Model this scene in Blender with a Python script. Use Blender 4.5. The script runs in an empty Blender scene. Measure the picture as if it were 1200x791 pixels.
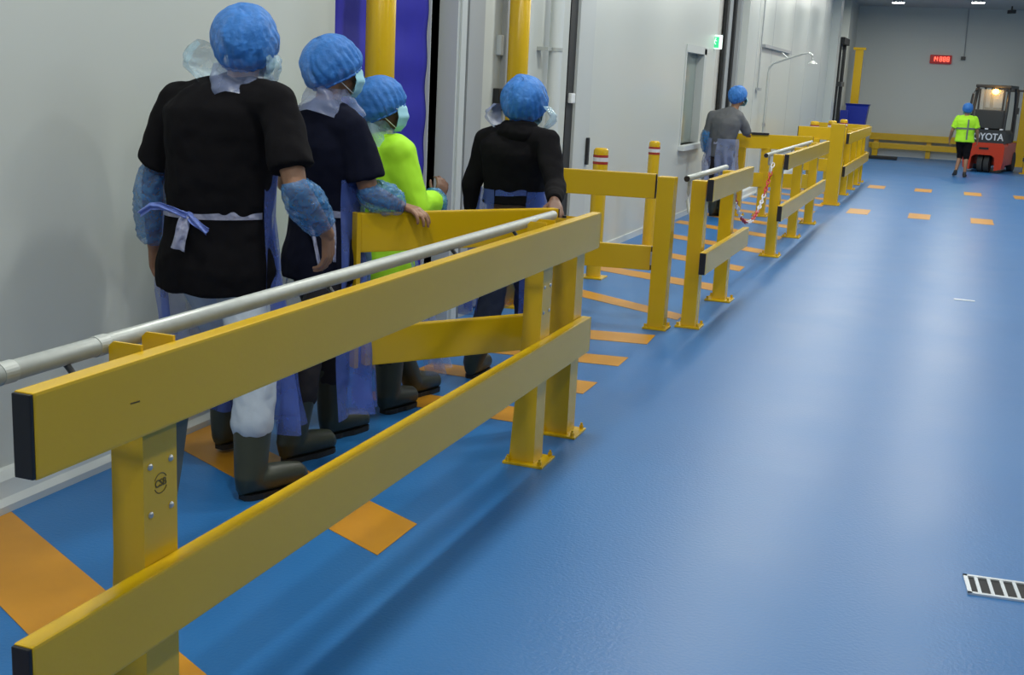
import bpy, bmesh, math, random
from mathutils import Vector, Matrix, noise
random.seed(7)
S = bpy.context.scene
COL = S.collection
PI = math.pi

# ------------------------------------------------------------------ camera, world, lights, exposure
cam_d = bpy.data.cameras.new('camera')
cam_d.sensor_width = 36.0
cam_d.lens = 42.0
cam_d.clip_end = 200
cam = bpy.data.objects.new('camera', cam_d)
COL.objects.link(cam)
R3 = Matrix(((0.9372961, -0.1186684, 0.32770998),
             (0.3451032, 0.18438371, -0.92027519),
             (0.04878321, 0.97566411, 0.21377498)))
cam.matrix_world = Matrix.Translation((0, 0, 1.8)) @ R3.to_4x4()
S.camera = cam

S.view_settings.view_transform = 'Standard'
S.view_settings.look = 'None'
S.view_settings.gamma = 1.0
S.view_settings.use_curve_mapping = False
S.view_settings.exposure = -0.27
S.cycles.use_denoising = True
S.cycles.max_bounces = 8
S.cycles.sample_clamp_indirect = 4.0

world = bpy.data.worlds.new('world')
S.world = world
world.use_nodes = True
world.node_tree.nodes['Background'].inputs[0].default_value = (0.5, 0.6, 0.7, 1)
world.node_tree.nodes['Background'].inputs[1].default_value = 0.05

CEIL = 4.33
LAMP_COL = (1.0, 0.99, 0.90)
# (x, y, watts) of every ceiling lamp
LAMPS = ([(-1.94, 0.4 + 2.9 * k, w_) for k, w_ in enumerate((48, 48, 48, 48, 48, 50, 50, 48, 44, 42, 40))] + [(-1.82, 34.0, 50)]
         + [(0.16, -1.5 + 3.6 * k, w_) for k, w_ in enumerate((26, 22, 26, 34, 38, 46, 50, 54, 58))] + [(0.15, 33.3, 50)]
         + [(2.9, 1.0 + 5.0 * k, (30, 34, 48, 54, 54, 54, 54)[k]) for k in range(7)])

# ------------------------------------------------------------------ materials
def mat(name, col, rough=0.5, metal=0.0, alpha=1.0, bump=0.0, bscale=40.0, var=0.0, vscale=3.0, emit=None, estr=0.0, coat=0.0, spec=None, trans=0.0, sheen=0.0):
    m = bpy.data.materials.new(name)
    m.use_nodes = True
    nt = m.node_tree
    b = nt.nodes['Principled BSDF']
    b.inputs['Base Color'].default_value = (*col, 1)
    b.inputs['Roughness'].default_value = rough
    b.inputs['Metallic'].default_value = metal
    b.inputs['Alpha'].default_value = alpha
    b.inputs['Coat Weight'].default_value = coat
    b.inputs['Sheen Weight'].default_value = sheen
    b.inputs['Transmission Weight'].default_value = trans
    if spec is not None:
        b.inputs['Specular IOR Level'].default_value = spec
    if emit:
        b.inputs['Emission Color'].default_value = (*emit, 1)
        b.inputs['Emission Strength'].default_value = estr
    tc = nt.nodes.new('ShaderNodeTexCoord')
    if var > 0:
        n = nt.nodes.new('ShaderNodeTexNoise')
        n.inputs['Scale'].default_value = vscale
        n.inputs['Detail'].default_value = 5
        nt.links.new(tc.outputs['Object'], n.inputs['Vector'])
        mx = nt.nodes.new('ShaderNodeMix')
        mx.data_type = 'RGBA'
        mx.inputs[6].default_value = (*[c * (1 - var) for c in col], 1)
        mx.inputs[7].default_value = (*[min(1, c * (1 + var)) for c in col], 1)
        nt.links.new(n.outputs['Fac'], mx.inputs[0])
        nt.links.new(mx.outputs[2], b.inputs['Base Color'])
    if bump > 0:
        n2 = nt.nodes.new('ShaderNodeTexNoise')
        n2.inputs['Scale'].default_value = bscale
        n2.inputs['Detail'].default_value = 4
        nt.links.new(tc.outputs['Object'], n2.inputs['Vector'])
        bp = nt.nodes.new('ShaderNodeBump')
        bp.inputs['Strength'].default_value = bump
        bp.inputs['Distance'].default_value = 0.01
        nt.links.new(n2.outputs['Fac'], bp.inputs['Height'])
        nt.links.new(bp.outputs['Normal'], b.inputs['Normal'])
    return m

M = {}
M['yellow'] = mat('yellow_paint', (0.66, 0.41, 0.002), 0.27, spec=0.62, var=0.06, vscale=2.5, bump=0.05, bscale=60)
M['yellow_gate'] = M['yellow']
M['orange'] = mat('orange_floor_paint', (0.56, 0.25, 0.014), 0.38, var=0.12, vscale=6)
M['cap'] = mat('black_plastic', (0.012, 0.011, 0.013), 0.45)
M['galv'] = mat('galvanised_steel', (0.48, 0.51, 0.49), 0.42, metal=0.35, var=0.15, vscale=30)
M['zinc'] = mat('zinc_bolt', (0.55, 0.55, 0.56), 0.3, metal=0.9)
M['wall'] = mat('white_panel', (0.56, 0.59, 0.56), 0.30, bump=0.02, bscale=4)
M['wall_far'] = mat('pale_grey_panel', (0.58, 0.61, 0.58), 0.45)
M['jamb'] = mat('grey_door_frame', (0.36, 0.38, 0.39), 0.4)
M['jamb_light'] = mat('light_door_frame', (0.52, 0.55, 0.54), 0.4)
M['plinth'] = mat('plinth_white', (0.60, 0.64, 0.64), 0.35)
M['ceil'] = mat('ceiling_panel', (0.50, 0.52, 0.51), 0.5)
M['rubber'] = mat('black_rubber_seal', (0.012, 0.013, 0.014), 0.6)
M['blue_curtain'] = mat('blue_pvc_curtain', (0.030, 0.028, 0.36), 0.6, spec=0.2, bump=0.35, bscale=5, var=0.15, vscale=5)
M['blue_bin'] = mat('blue_plastic', (0.012, 0.03, 0.33), 0.4)
M['skin'] = mat('skin', (0.30, 0.155, 0.09), 0.5, var=0.08, vscale=20)
M['skin_dark'] = mat('skin_dark', (0.17, 0.085, 0.055), 0.5, var=0.08, vscale=20)
M['hair'] = mat('dark_hair', (0.012, 0.009, 0.008), 0.6, bump=0.5, bscale=150)
M['black_cloth'] = mat('black_cotton', (0.008, 0.0075, 0.009), 0.95, spec=0.12, bump=0.25, bscale=25)
M['navy_cloth'] = mat('navy_cotton', (0.007, 0.0085, 0.020), 0.95, spec=0.12, bump=0.25, bscale=25)
M['grey_cloth'] = mat('grey_cotton', (0.13, 0.135, 0.145), 0.85, bump=0.2, bscale=25)
M['white_cloth'] = mat('white_trousers', (0.46, 0.53, 0.62), 0.8, bump=0.4, bscale=14)
M['dark_trousers'] = mat('dark_trousers', (0.014, 0.012, 0.016), 0.85, bump=0.3, bscale=20)
M['jeans'] = mat('dark_denim', (0.018, 0.026, 0.055), 0.85, bump=0.3, bscale=20)
M['hivis'] = mat('hivis_cloth', (0.42, 0.86, 0.02), 0.7, bump=0.3, bscale=12, emit=(0.42, 0.95, 0.01), estr=0.0)
M['hivis_tape'] = mat('grey_reflective_tape', (0.16, 0.18, 0.17), 0.3, metal=0.3)
M['boot'] = mat('olive_rubber_boot', (0.030, 0.036, 0.024), 0.42, bump=0.05, bscale=20)
M['boot_sole'] = mat('black_boot_sole', (0.010, 0.010, 0.010), 0.6)
M['mask'] = mat('pale_blue_mask', (0.30, 0.58, 0.68), 0.7)
M['elastic'] = mat('white_elastic', (0.7, 0.72, 0.72), 0.7)
M['hat_rim'] = mat('blue_elastic_rim', (0.03, 0.15, 0.50), 0.6)
M['eye'] = mat('eye_white', (0.6, 0.6, 0.58), 0.2)
M['iris'] = mat('eye_iris', (0.02, 0.012, 0.01), 0.2)
M['red'] = mat('red_forklift_paint', (0.62, 0.045, 0.012), 0.3)
M['charcoal'] = mat('charcoal_paint', (0.03, 0.033, 0.036), 0.4)
M['letter'] = mat('white_lettering', (0.75, 0.76, 0.78), 0.4)
M['glass'] = mat('rear_window_glass', (0.5, 0.55, 0.52), 0.08, alpha=0.35)
M['tyre'] = mat('grey_tyre', (0.05, 0.05, 0.048), 0.8)
M['beacon'] = mat('amber_beacon_light', (1, 0.4, 0.05), 0.3, emit=(1.0, 0.45, 0.07), estr=14)
M['led_red'] = mat('red_led_digit', (1, 0.05, 0.03), 0.4, emit=(1.0, 0.10, 0.06), estr=3.2)
M['led_case'] = mat('dark_red_display', (0.10, 0.006, 0.008), 0.4, emit=(0.5, 0.01, 0.01), estr=0.35)
M['exit_white'] = mat('lit_sign_white', (0.8, 0.9, 0.85), 0.4, emit=(0.80, 1.0, 0.9), estr=1.0)
M['exit_green'] = mat('lit_sign_green', (0.05, 0.6, 0.25), 0.4, emit=(0.05, 0.75, 0.30), estr=0.8)
M['lens'] = mat('lamp_lens', (1, 1, 1), 0.4, emit=(0.93, 1.0, 0.97), estr=30)
M['chain_red'] = mat('red_chain_plastic', (0.55, 0.03, 0.03), 0.4)
M['chain_white'] = mat('white_chain_plastic', (0.72, 0.70, 0.72), 0.4)
M['tape_red'] = mat('red_band', (0.34, 0.02, 0.015), 0.4)
M['tape_white'] = mat('white_band', (0.68, 0.66, 0.68), 0.4)
M['grate_white'] = mat('stainless_grate', (0.68, 0.72, 0.76), 0.35, metal=0.3)
M['dark_hole'] = mat('dark_drain', (0.02, 0.02, 0.022), 0.7)
M['mark'] = mat('scratch_mark', (0.10, 0.07, 0.01), 0.6)
M['pane'] = mat('greenish_pane', (0.22, 0.27, 0.25), 0.12)
M['interior'] = mat('corridor_beige', (0.50, 0.49, 0.45), 0.6)
M['grey_plate'] = mat('grey_green_plate', (0.085, 0.10, 0.09), 0.5)
M['black_sleeve'] = M['black_cloth']


def film(name, col, alpha, rough=0.25, bump=0.8, bscale=30):
    """thin crinkled plastic film: part see-through, part tinted sheet"""
    m = bpy.data.materials.new(name)
    m.use_nodes = True
    nt = m.node_tree
    b = nt.nodes['Principled BSDF']
    b.inputs['Base Color'].default_value = (*col, 1)
    b.inputs['Roughness'].default_value = rough
    tc = nt.nodes.new('ShaderNodeTexCoord')
    n = nt.nodes.new('ShaderNodeTexNoise')
    n.inputs['Scale'].default_value = bscale
    n.inputs['Detail'].default_value = 6
    nt.links.new(tc.outputs['Object'], n.inputs['Vector'])
    bp = nt.nodes.new('ShaderNodeBump')
    bp.inputs['Strength'].default_value = bump
    bp.inputs['Distance'].default_value = 0.02
    nt.links.new(n.outputs['Fac'], bp.inputs['Height'])
    nt.links.new(bp.outputs['Normal'], b.inputs['Normal'])
    tr = nt.nodes.new('ShaderNodeBsdfTransparent')
    mx = nt.nodes.new('ShaderNodeMixShader')
    mp = nt.nodes.new('ShaderNodeMapRange')
    mp.inputs[1].default_value = 0.3
    mp.inputs[2].default_value = 0.7
    mp.inputs[3].default_value = max(0, alpha - 0.10)
    mp.inputs[4].default_value = min(1, alpha + 0.10)
    nt.links.new(n.outputs['Fac'], mp.inputs[0])
    nt.links.new(mp.outputs[0], mx.inputs[0])
    nt.links.new(tr.outputs[0], mx.inputs[1])
    nt.links.new(b.outputs[0], mx.inputs[2])
    nt.links.new(mx.outputs[0], nt.nodes['Material Output'].inputs[0])
    return m


M['cap_film'] = film('blue_hairnet', (0.045, 0.24, 0.72), 0.74, 0.6, 0.7, 30)
M['sleeve_film'] = film('blue_plastic_sleeve', (0.06, 0.26, 0.60), 0.56, 0.22, 1.0, 28)
M['apron_film'] = film('blue_plastic_apron', (0.12, 0.20, 0.66), 0.50, 0.3, 0.8, 7)
M['apron_clear'] = film('clear_plastic_apron', (0.36, 0.44, 0.72), 0.40, 0.3, 0.8, 6)
M['pale_film'] = film('pale_clear_plastic', (0.42, 0.66, 0.80), 0.42, 0.25, 0.8, 16)
M['ribbon_film'] = film('apron_ribbon', (0.22, 0.32, 0.85), 0.75, 0.3, 0.9, 30)
M['ribbon_pale'] = film('apron_ribbon_pale', (0.55, 0.58, 0.80), 0.55, 0.3, 0.9, 30)

# floor: blue resin, soft gloss, faint mottling and scuffs
m = bpy.data.materials.new('blue_resin_floor')
m.use_nodes = True
nt = m.node_tree
b = nt.nodes['Principled BSDF']
tc = nt.nodes.new('ShaderNodeTexCoord')
n1 = nt.nodes.new('ShaderNodeTexNoise'); n1.inputs['Scale'].default_value = 1.1; n1.inputs['Detail'].default_value = 8; n1.inputs['Roughness'].default_value = 0.6
nt.links.new(tc.outputs['Object'], n1.inputs['Vector'])
mx = nt.nodes.new('ShaderNodeMix'); mx.data_type = 'RGBA'
mx.inputs[6].default_value = (0.015, 0.130, 0.37, 1)
mx.inputs[7].default_value = (0.024, 0.168, 0.44, 1)
nt.links.new(n1.outputs['Fac'], mx.inputs[0])
n3 = nt.nodes.new('ShaderNodeTexNoise'); n3.inputs['Scale'].default_value = 9; n3.inputs['Detail'].default_value = 8; n3.inputs['Roughness'].default_value = 0.75
nt.links.new(tc.outputs['Object'], n3.inputs['Vector'])
cr = nt.nodes.new('ShaderNodeMapRange'); cr.inputs[1].default_value = 0.66; cr.inputs[2].default_value = 0.78; cr.inputs[4].default_value = 0.35
nt.links.new(n3.outputs['Fac'], cr.inputs[0])
mx2 = nt.nodes.new('ShaderNodeMix'); mx2.data_type = 'RGBA'
mx2.inputs[7].default_value = (0.03, 0.07, 0.16, 1)
nt.links.new(cr.outputs[0], mx2.inputs[0])
nt.links.new(mx.outputs[2], mx2.inputs[6])
nt.links.new(mx2.outputs[2], b.inputs['Base Color'])
rr = nt.nodes.new('ShaderNodeMapRange'); rr.inputs[3].default_value = 0.30; rr.inputs[4].default_value = 0.44
nt.links.new(n1.outputs['Fac'], rr.inputs[0])
nt.links.new(rr.outputs[0], b.inputs['Roughness'])
bp = nt.nodes.new('ShaderNodeBump'); bp.inputs['Strength'].default_value = 0.12; bp.inputs['Distance'].default_value = 0.01
n2 = nt.nodes.new('ShaderNodeTexNoise'); n2.inputs['Scale'].default_value = 70
nt.links.new(tc.outputs['Object'], n2.inputs['Vector'])
nt.links.new(n2.outputs['Fac'], bp.inputs['Height'])
nt.links.new(bp.outputs['Normal'], b.inputs['Normal'])
M['floor'] = m


# ------------------------------------------------------------------ mesh helpers
def V(*a):
    return Vector(a)


class MB:
    """collects shapes in world coordinates; build() links ONE mesh object"""
    def __init__(self):
        self.bm = bmesh.new()

    def box(self, c, size, rot=None, bev=0.0):
        t = bmesh.new()
        bmesh.ops.create_cube(t, size=1.0)
        for v in t.verts:
            v.co = Vector((v.co.x * size[0], v.co.y * size[1], v.co.z * size[2]))
        if bev > 0:
            bmesh.ops.bevel(t, geom=t.edges[:], offset=bev, segments=2, affect='EDGES', profile=0.7)
        mtx = Matrix.Translation(c) @ (rot.to_4x4() if rot else Matrix.Identity(4))
        bmesh.ops.transform(t, matrix=mtx, verts=t.verts)
        self.merge(t)
        return self

    def span(self, x0, x1, y0, y1, z0, z1, bev=0.0):
        return self.box(((x0 + x1) / 2, (y0 + y1) / 2, (z0 + z1) / 2), (abs(x1 - x0), abs(y1 - y0), abs(z1 - z0)), None, bev)

    def merge(self, t):
        me = bpy.data.meshes.new('t')
        t.to_mesh(me)
        t.free()
        self.bm.from_mesh(me)
        bpy.data.meshes.remove(me)

    def cyl(self, p1, p2, r1, r2=None, seg=20, caps=True):
        p1 = Vector(p1); p2 = Vector(p2)
        r2 = r1 if r2 is None else r2
        d = p2 - p1
        t = bmesh.new()
        bmesh.ops.create_cone(t, cap_ends=caps, segments=seg, radius1=r1, radius2=r2, depth=d.length)
        q = Vector((0, 0, 1)).rotation_difference(d.normalized())
        bmesh.ops.transform(t, matrix=Matrix.Translation((p1 + p2) / 2) @ q.to_matrix().to_4x4(), verts=t.verts)
        self.merge(t)
        return self

    def ball(self, c, r, rot=None, sub=3):
        if not hasattr(r, '__len__'):
            r = (r, r, r)
        t = bmesh.new()
        bmesh.ops.create_icosphere(t, subdivisions=sub, radius=1.0)
        mtx = Matrix.Translation(c) @ (rot.to_4x4() if rot else Matrix.Identity(4)) @ Matrix.Diagonal((*r, 1))
        bmesh.ops.transform(t, matrix=mtx, verts=t.verts)
        self.merge(t)
        return self

    def caps(self, p1, r1, p2, r2, sub=2):
        """tapered capsule"""
        t = bmesh.new()
        a = bmesh.ops.create_icosphere(t, subdivisions=sub, radius=r1)['verts']
        bmesh.ops.translate(t, vec=Vector(p1), verts=a)
        b_ = bmesh.ops.create_icosphere(t, subdivisions=sub, radius=r2)['verts']
        bmesh.ops.translate(t, vec=Vector(p2), verts=b_)
        r = bmesh.ops.convex_hull(t, input=t.verts)
        dele = [g for g in r['geom_interior'] + r['geom_unused'] if isinstance(g, bmesh.types.BMVert)]
        if dele:
            bmesh.ops.delete(t, geom=list(set(dele)), context='VERTS')
        self.merge(t)
        return self

    def loft(self, rings, seg=28, close=True):
        """rings: (center, rx, ry, right, fwd) ; elliptical tube"""
        bm = self.bm
        prev = None
        first = None
        for (c, rx, ry, ax, ay) in rings:
            c = Vector(c)
            cur = [bm.verts.new(c + ax * (rx * math.cos(2 * PI * i / seg)) + ay * (ry * math.sin(2 * PI * i / seg))) for i in range(seg)]
            if prev:
                for i in range(seg):
                    bm.faces.new((prev[i], prev[(i + 1) % seg], cur[(i + 1) % seg], cur[i]))
            else:
                first = cur
            prev = cur
        if close:
            bm.faces.new(list(reversed(first)))
            bm.faces.new(prev)
        return self

    def tube(self, pts, r, seg=12):
        """smooth tube along points"""
        pts = [Vector(p) for p in pts]
        rings = []
        up = Vector((0, 0, 1))
        for i, p in enumerate(pts):
            a = pts[max(0, i - 1)]; b_ = pts[min(len(pts) - 1, i + 1)]
            d = (b_ - a).normalized()
            if abs(d.dot(up)) > 0.95:
                s = d.cross(Vector((0, 1, 0))).normalized()
            else:
                s = d.cross(up).normalized()
            n = s.cross(d).normalized()
            rings.append((p, r, r, s, n))
        return self.loft(rings, seg)

    def sheet(self, f, nu, nv, thick=0.0):
        """grid surface f(u,v)->Vector"""
        g = [[self.bm.verts.new(f(i / nu, j / nv)) for j in range(nv + 1)] for i in range(nu + 1)]
        for i in range(nu):
            for j in range(nv):
                self.bm.faces.new((g[i][j], g[i + 1][j], g[i + 1][j + 1], g[i][j + 1]))
        return self

    def prism(self, pts2, plane, a, b_):
        """polygon extruded; plane 'yz' extruded x a..b, 'xy' extruded z, 'xz' extruded y"""
        def P(u, v, w):
            return {'yz': (w, u, v), 'xy': (u, v, w), 'xz': (u, w, v)}[plane]
        A = [self.bm.verts.new(P(u, v, a)) for u, v in pts2]
        B = [self.bm.verts.new(P(u, v, b_)) for u, v in pts2]
        n = len(A)
        self.bm.faces.new(A); self.bm.faces.new(list(reversed(B)))
        for i in range(n):
            self.bm.faces.new((A[i], B[i], B[(i + 1) % n], A[(i + 1) % n]))
        return self

    def build(self, name, material, parent=None, smooth=False, label=None, disp=None, voxel=None, relax=3, solid=0.0, xform=None):
        if xform is not None:
            bmesh.ops.transform(self.bm, matrix=xform, verts=self.bm.verts)
        bmesh.ops.recalc_face_normals(self.bm, faces=self.bm.faces[:])
        me = bpy.data.meshes.new(name)
        self.bm.to_mesh(me)
        self.bm.free()
        if voxel:
            tmp = bpy.data.objects.new('tmp', me)
            COL.objects.link(tmp)
            md = tmp.modifiers.new('r', 'REMESH'); md.mode = 'VOXEL'; md.voxel_size = voxel; md.use_smooth_shade = True
            if relax:
                ms = tmp.modifiers.new('s', 'SMOOTH'); ms.iterations = relax; ms.factor = 0.5
            dg = bpy.context.evaluated_depsgraph_get()
            me2 = bpy.data.meshes.new_from_object(tmp.evaluated_get(dg))
            bpy.data.objects.remove(tmp)
            bpy.data.meshes.remove(me)
            me = me2
            me.name = name
        if disp:
            nn = [v.normal.copy() for v in me.vertices]
            for v, n in zip(me.vertices, nn):
                v.co = disp(v.co, n)
        # origin: children are stored relative to the thing's root
        root = parent
        off = Vector((0, 0, 0))
        while root is not None:
            off += root.location
            root = root.parent
        o = bpy.data.objects.new(name, me)
        COL.objects.link(o)
        if parent is None:
            xs = [v.co for v in me.vertices]
            c = Vector((sum(v.x for v in xs) / len(xs), sum(v.y for v in xs) / len(xs), min(v.z for v in xs)))
            o.location = c
            off = c
        me.transform(Matrix.Translation(-off))
        if parent is not None:
            o.parent = parent
        if material is not None:
            me.materials.clear()
            me.materials.append(M[material] if isinstance(material, str) else material)
        if smooth or voxel:
            for p in me.polygons:
                p.use_smooth = True
        if solid:
            md = o.modifiers.new('thickness', 'SOLIDIFY'); md.thickness = solid
        if label:
            o['label'] = label
        return o


def tag(o, label, cat, group=None):
    o['label'] = label
    o['category'] = cat
    if group:
        o['group'] = group
    return o


def thing(name, loc, label, cat, group=None):
    o = bpy.data.objects.new(name, None)
    o.empty_display_size = 0.1
    o.location = loc
    COL.objects.link(o)
    return tag(o, label, cat, group)


def struct(o):
    o['kind'] = 'structure'
    return o


def text_mesh(txt, size, extrude=0.004):
    cu = bpy.data.curves.new('t', 'FONT')
    cu.body = txt
    cu.size = size
    cu.extrude = extrude
    cu.align_x = 'CENTER'
    cu.align_y = 'CENTER'
    cu.offset = size * 0.02
    o = bpy.data.objects.new('t', cu)
    COL.objects.link(o)
    dg = bpy.context.evaluated_depsgraph_get()
    me = bpy.data.meshes.new_from_object(o.evaluated_get(dg))
    bpy.data.objects.remove(o)
    bm = bmesh.new()
    bm.from_mesh(me)
    return bm


# ------------------------------------------------------------------ the room
WX = -3.45
struct(MB().span(WX - 1.2, 6.2, -4, 38.2, -0.1, 0.0).build('floor', 'floor'))
struct(MB().span(WX - 1.2, 6.2, -4, 38.2, CEIL, CEIL + 0.12).build('ceiling', 'ceil'))
struct(MB().span(WX - 1.2, 6.2, 38.0, 38.2, 0, CEIL).build('wall_far', 'wall_far'))
struct(MB().span(6.0, 6.2, -4, 38.2, 0, CEIL).build('wall_right', 'wall'))
struct(MB().span(WX - 1.2, 6.2, -4.2, -4.0, 0, CEIL).build('wall_back', 'wall'))

# left wall, in one structure: panels with fine joints, door and window openings left free
w = MB()
w.span(WX - 0.12, WX, -4, 6.36, 0, CEIL)
w.span(WX - 0.12, WX, 6.36, 7.72, 3.4, CEIL)
w.span(WX - 0.12, WX, 7.72, 15.95, 0, CEIL)
w.span(WX - 0.12, WX, 15.95, 17.2, 0, 1.0)
w.span(WX - 0.12, WX, 15.95, 17.2, 2.27, CEIL)
w.span(WX - 0.12, WX, 17.2, 18.0, 0, CEIL)
w.span(WX - 0.12, WX, 18.0, 19.3, 3.6, CEIL)
w.span(WX - 0.12, WX, 19.3, 33.6, 0, CEIL)
w.span(WX - 0.12, WX, 33.6, 38.0, 0, CEIL)
# thicker cold-store block beyond the doorway
w.span(WX, -3.22, 19.3, 33.4, 0, CEIL)
w.span(WX, -3.12, 35.4, 38.0, 0, CEIL)
wall_left = struct(w.build('wall_left', 'wall'))
for i, y in enumerate((2.25,)):
    struct(MB().span(WX - 0.002, WX + 0.0015, y - 0.003, y + 0.003, 0.14, CEIL).build('panel_joint', 'wall_far', wall_left))
for i, y in enumerate((20.3, 22.0, 24.6, 27.0, 30.0)):
    struct(MB().span(-3.222, -3.218, y - 0.012, y + 0.012, 0.1, CEIL).build('panel_joint', 'jamb', wall_left))

# plinth kerb along the wall foot
def kerb(y0, y1, name, x=WX):
    return struct(MB().prism([(x, 0), (x + 0.085, 0), (x + 0.085, 0.03), (x + 0.062, 0.055), (x + 0.05, 0.12), (x + 0.02, 0.15), (x, 0.155)], 'xz', y0, y1).build(name, 'plinth'))


kerb(-4, 6.30, 'baseboard_left')
struct(MB().span(WX, WX + 0.02, 11.4, 18.0, 0, 0.07).build('baseboard_left_far', 'plinth'))
kerb(19.3, 33.3, 'baseboard_left_end', -3.22)
struct(MB().span(-3.1, 6.0, 37.93, 38.0, 0, 0.16).build('baseboard_far', 'plinth'))

# door 1: blue roll-up curtain with rubber seal and frame
cur = MB()
cur.sheet(lambda u, v: V(WX - 0.035 + 0.006 * math.sin(v * 60) + 0.012 * noise.noise(V(u * 3, v * 6, 0)), 6.36 + u * 1.36, v * 3.4), 16, 120)
door1 = struct(cur.build('door_1', 'blue_curtain', smooth=True, solid=0.01))
struct(MB().span(WX - 0.08, WX + 0.0, 7.73, 7.86, 0, 3.45).build('rubber_seal', 'rubber', door1))
struct(MB().span(WX - 0.11, WX - 0.05, 6.355, 6.37, 0, 3.4).build('side_guide', 'jamb_light', door1))
struct(MB().span(WX - 0.02, WX + 0.14, 7.86, 8.03, 0, 3.6).span(WX, WX + 0.155, 7.90, 7.93, 0, 3.6).build('trim_1', 'jamb_light'))
struct(MB().span(WX - 0.02, WX + 0.06, 8.05, 8.17, 0, 3.6).build('trim_2', 'rubber'))
struct(MB().span(WX - 0.02, WX + 0.10, 8.17, 8.47, 0, CEIL).build('trim_3', 'jamb'))
struct(MB().span(WX - 0.02, WX + 0.05, 8.475, 8.50, 0, CEIL).build('trim_4', 'rubber'))

# door 2: white insulated sliding leaf with grey edge strip, painted shadow strip, latch and handle
door2 = struct(MB().span(WX, WX + 0.07, 8.52, 10.62, 0.02, 3.5).build('door_2', 'wall'))
struct(MB().span(WX + 0.07, WX + 0.11, 8.90, 9.14, 0.02, 3.5).build('shadow_strip', 'jamb', door2))  # shadow on the leaf beside the yellow column, built as a grey strip
struct(MB().span(WX + 0.07, WX + 0.12, 8.77, 8.87, 1.53, 1.70, 0.008).build('latch_plate', 'rubber', door2))
struct(MB().span(WX + 0.07, WX + 0.11, 8.80, 8.86, 1.95, 2.10, 0.008).build('hinge_block', 'jamb_light', door2))
struct(MB().span(WX, WX + 0.075, 10.64, 10.84, 0, 3.6).build('trim_5', 'rubber'))
lt = struct(MB().span(WX + 0.075, WX + 0.11, 10.68, 10.80, 1.58, 1.67, 0.01).build('trim_6', 'elastic'))
struct(MB().span(WX, WX + 0.10, 10.85, 11.34, 0, CEIL).build('trim_7', 'jamb_light'))
hb = MB(); hb.span(WX + 0.10, WX + 0.13, 11.25, 11.30, 0.99, 1.25, 0.008)
struct(hb.build('trim_8', 'rubber'))

# window with recessed pane and white sill
wn = MB().span(WX - 0.14, WX - 0.09, 15.95, 17.2, 1.0, 2.27)
win = struct(wn.build('window_1', 'pane'))
fr = MB()
fr.span(WX - 0.1, WX + 0.02, 17.10, 17.25, 0.95, 2.30)
fr.span(WX - 0.1, WX + 0.02, 15.93, 17.25, 2.22, 2.32)
fr.span(WX - 0.1, WX + 0.015, 15.92, 15.98, 0.98, 2.27)
struct(fr.build('window_frame', 'jamb_light', win))
struct(MB().span(WX - 0.1, WX + 0.09, 15.9, 17.28, 0.93, 1.0, 0.01).build('window_sill', 'plinth', win))

# doorway 3 with corridor beyond and black roller tracks
inn = MB()
inn.span(WX - 0.12, WX - 0.06, 18.0, 19.3, 0, 3.6)
inn.span(WX - 0.4, WX - 0.1, 19.3, 19.4, 0, 3.6)
inn.span(WX - 0.4, WX - 0.13, 17.9, 18.0, 0, 3.6)
struct(inn.build('door_3', 'interior'))
struct(MB().span(WX - 0.03, WX + 0.01, 18.60, 18.75, 0, 3.7).build('trim_9', 'rubber'))
struct(MB().span(WX - 0.03, WX + 0.02, 18.77, 19.02, 0, 3.7).build('trim_10', 'jamb'))
struct(MB().span(WX - 0.03, WX + 0.06, 19.04, 19.16, 0, 3.7).build('trim_11', 'rubber'))
struct(MB().span(WX - 0.03, WX + 0.12, 19.16, 19.30, 0, CEIL).build('trim_12', 'jamb'))
# far roller door tracks
fd = struct(MB().span(-3.24, -3.16, 33.45, 35.2, 0, 3.05).build('door_4', 'wall_far'))
struct(MB().span(-3.18, -3.10, 33.45, 33.75, 0, 3.1).build('door_track', 'rubber', fd))
struct(MB().span(-3.18, -3.08, 34.55, 34.8, 0, 3.1).build('door_track', 'rubber', fd))
struct(MB().span(-3.22, -3.02, 33.4, 34.9, 3.05, 3.22).build('door_header', 'rubber', fd))
struct(MB().span(-3.18, -3.0, 33.4, 34.3, 1.95, 2.07).build('door_crossbar', 'charcoal', fd))
struct(MB().span(-3.3, -3.02, 31.6, 32.2, 0, CEIL).build('trim_13', 'wall'))

# conduit and panel seams on the far part of the left wall
cd = MB()
cd.tube([(-3.19, 20.55, CEIL), (-3.19, 20.55, 1.80)], 0.012)
cd.box((-3.18, 20.62, 1.78), (0.06, 0.22, 0.05))
tag(cd.build('wall_conduit', 'jamb'), 'thin vertical grey conduit with switch on the white wall left of the shower pipe', 'conduit')
tag(MB().box((-3.19, 22.5, 2.50), (0.06, 3.4, 0.05)).build('wall_rail', 'jamb'), 'short horizontal grey rail high on the white wall above the shower pipe', 'rail')

# downpipe beside the second yellow column
dp = thing('downpipe', (-3.27, 9.95, 0), 'white round downpipe on the wall just right of the second tall yellow column', 'pipe')
MB().cyl((-3.27, 9.92, 0), (-3.27, 9.92, CEIL), 0.058, seg=28).build('pipe', 'plinth', dp, smooth=False)
MB().cyl((-3.27, 9.92, 2.02), (-3.27, 9.92, 2.05), 0.064, seg=28).box((-3.33, 9.80, 2.035), (0.1, 0.10, 0.03)).build('pipe_clamp', 'galv', dp)


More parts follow.
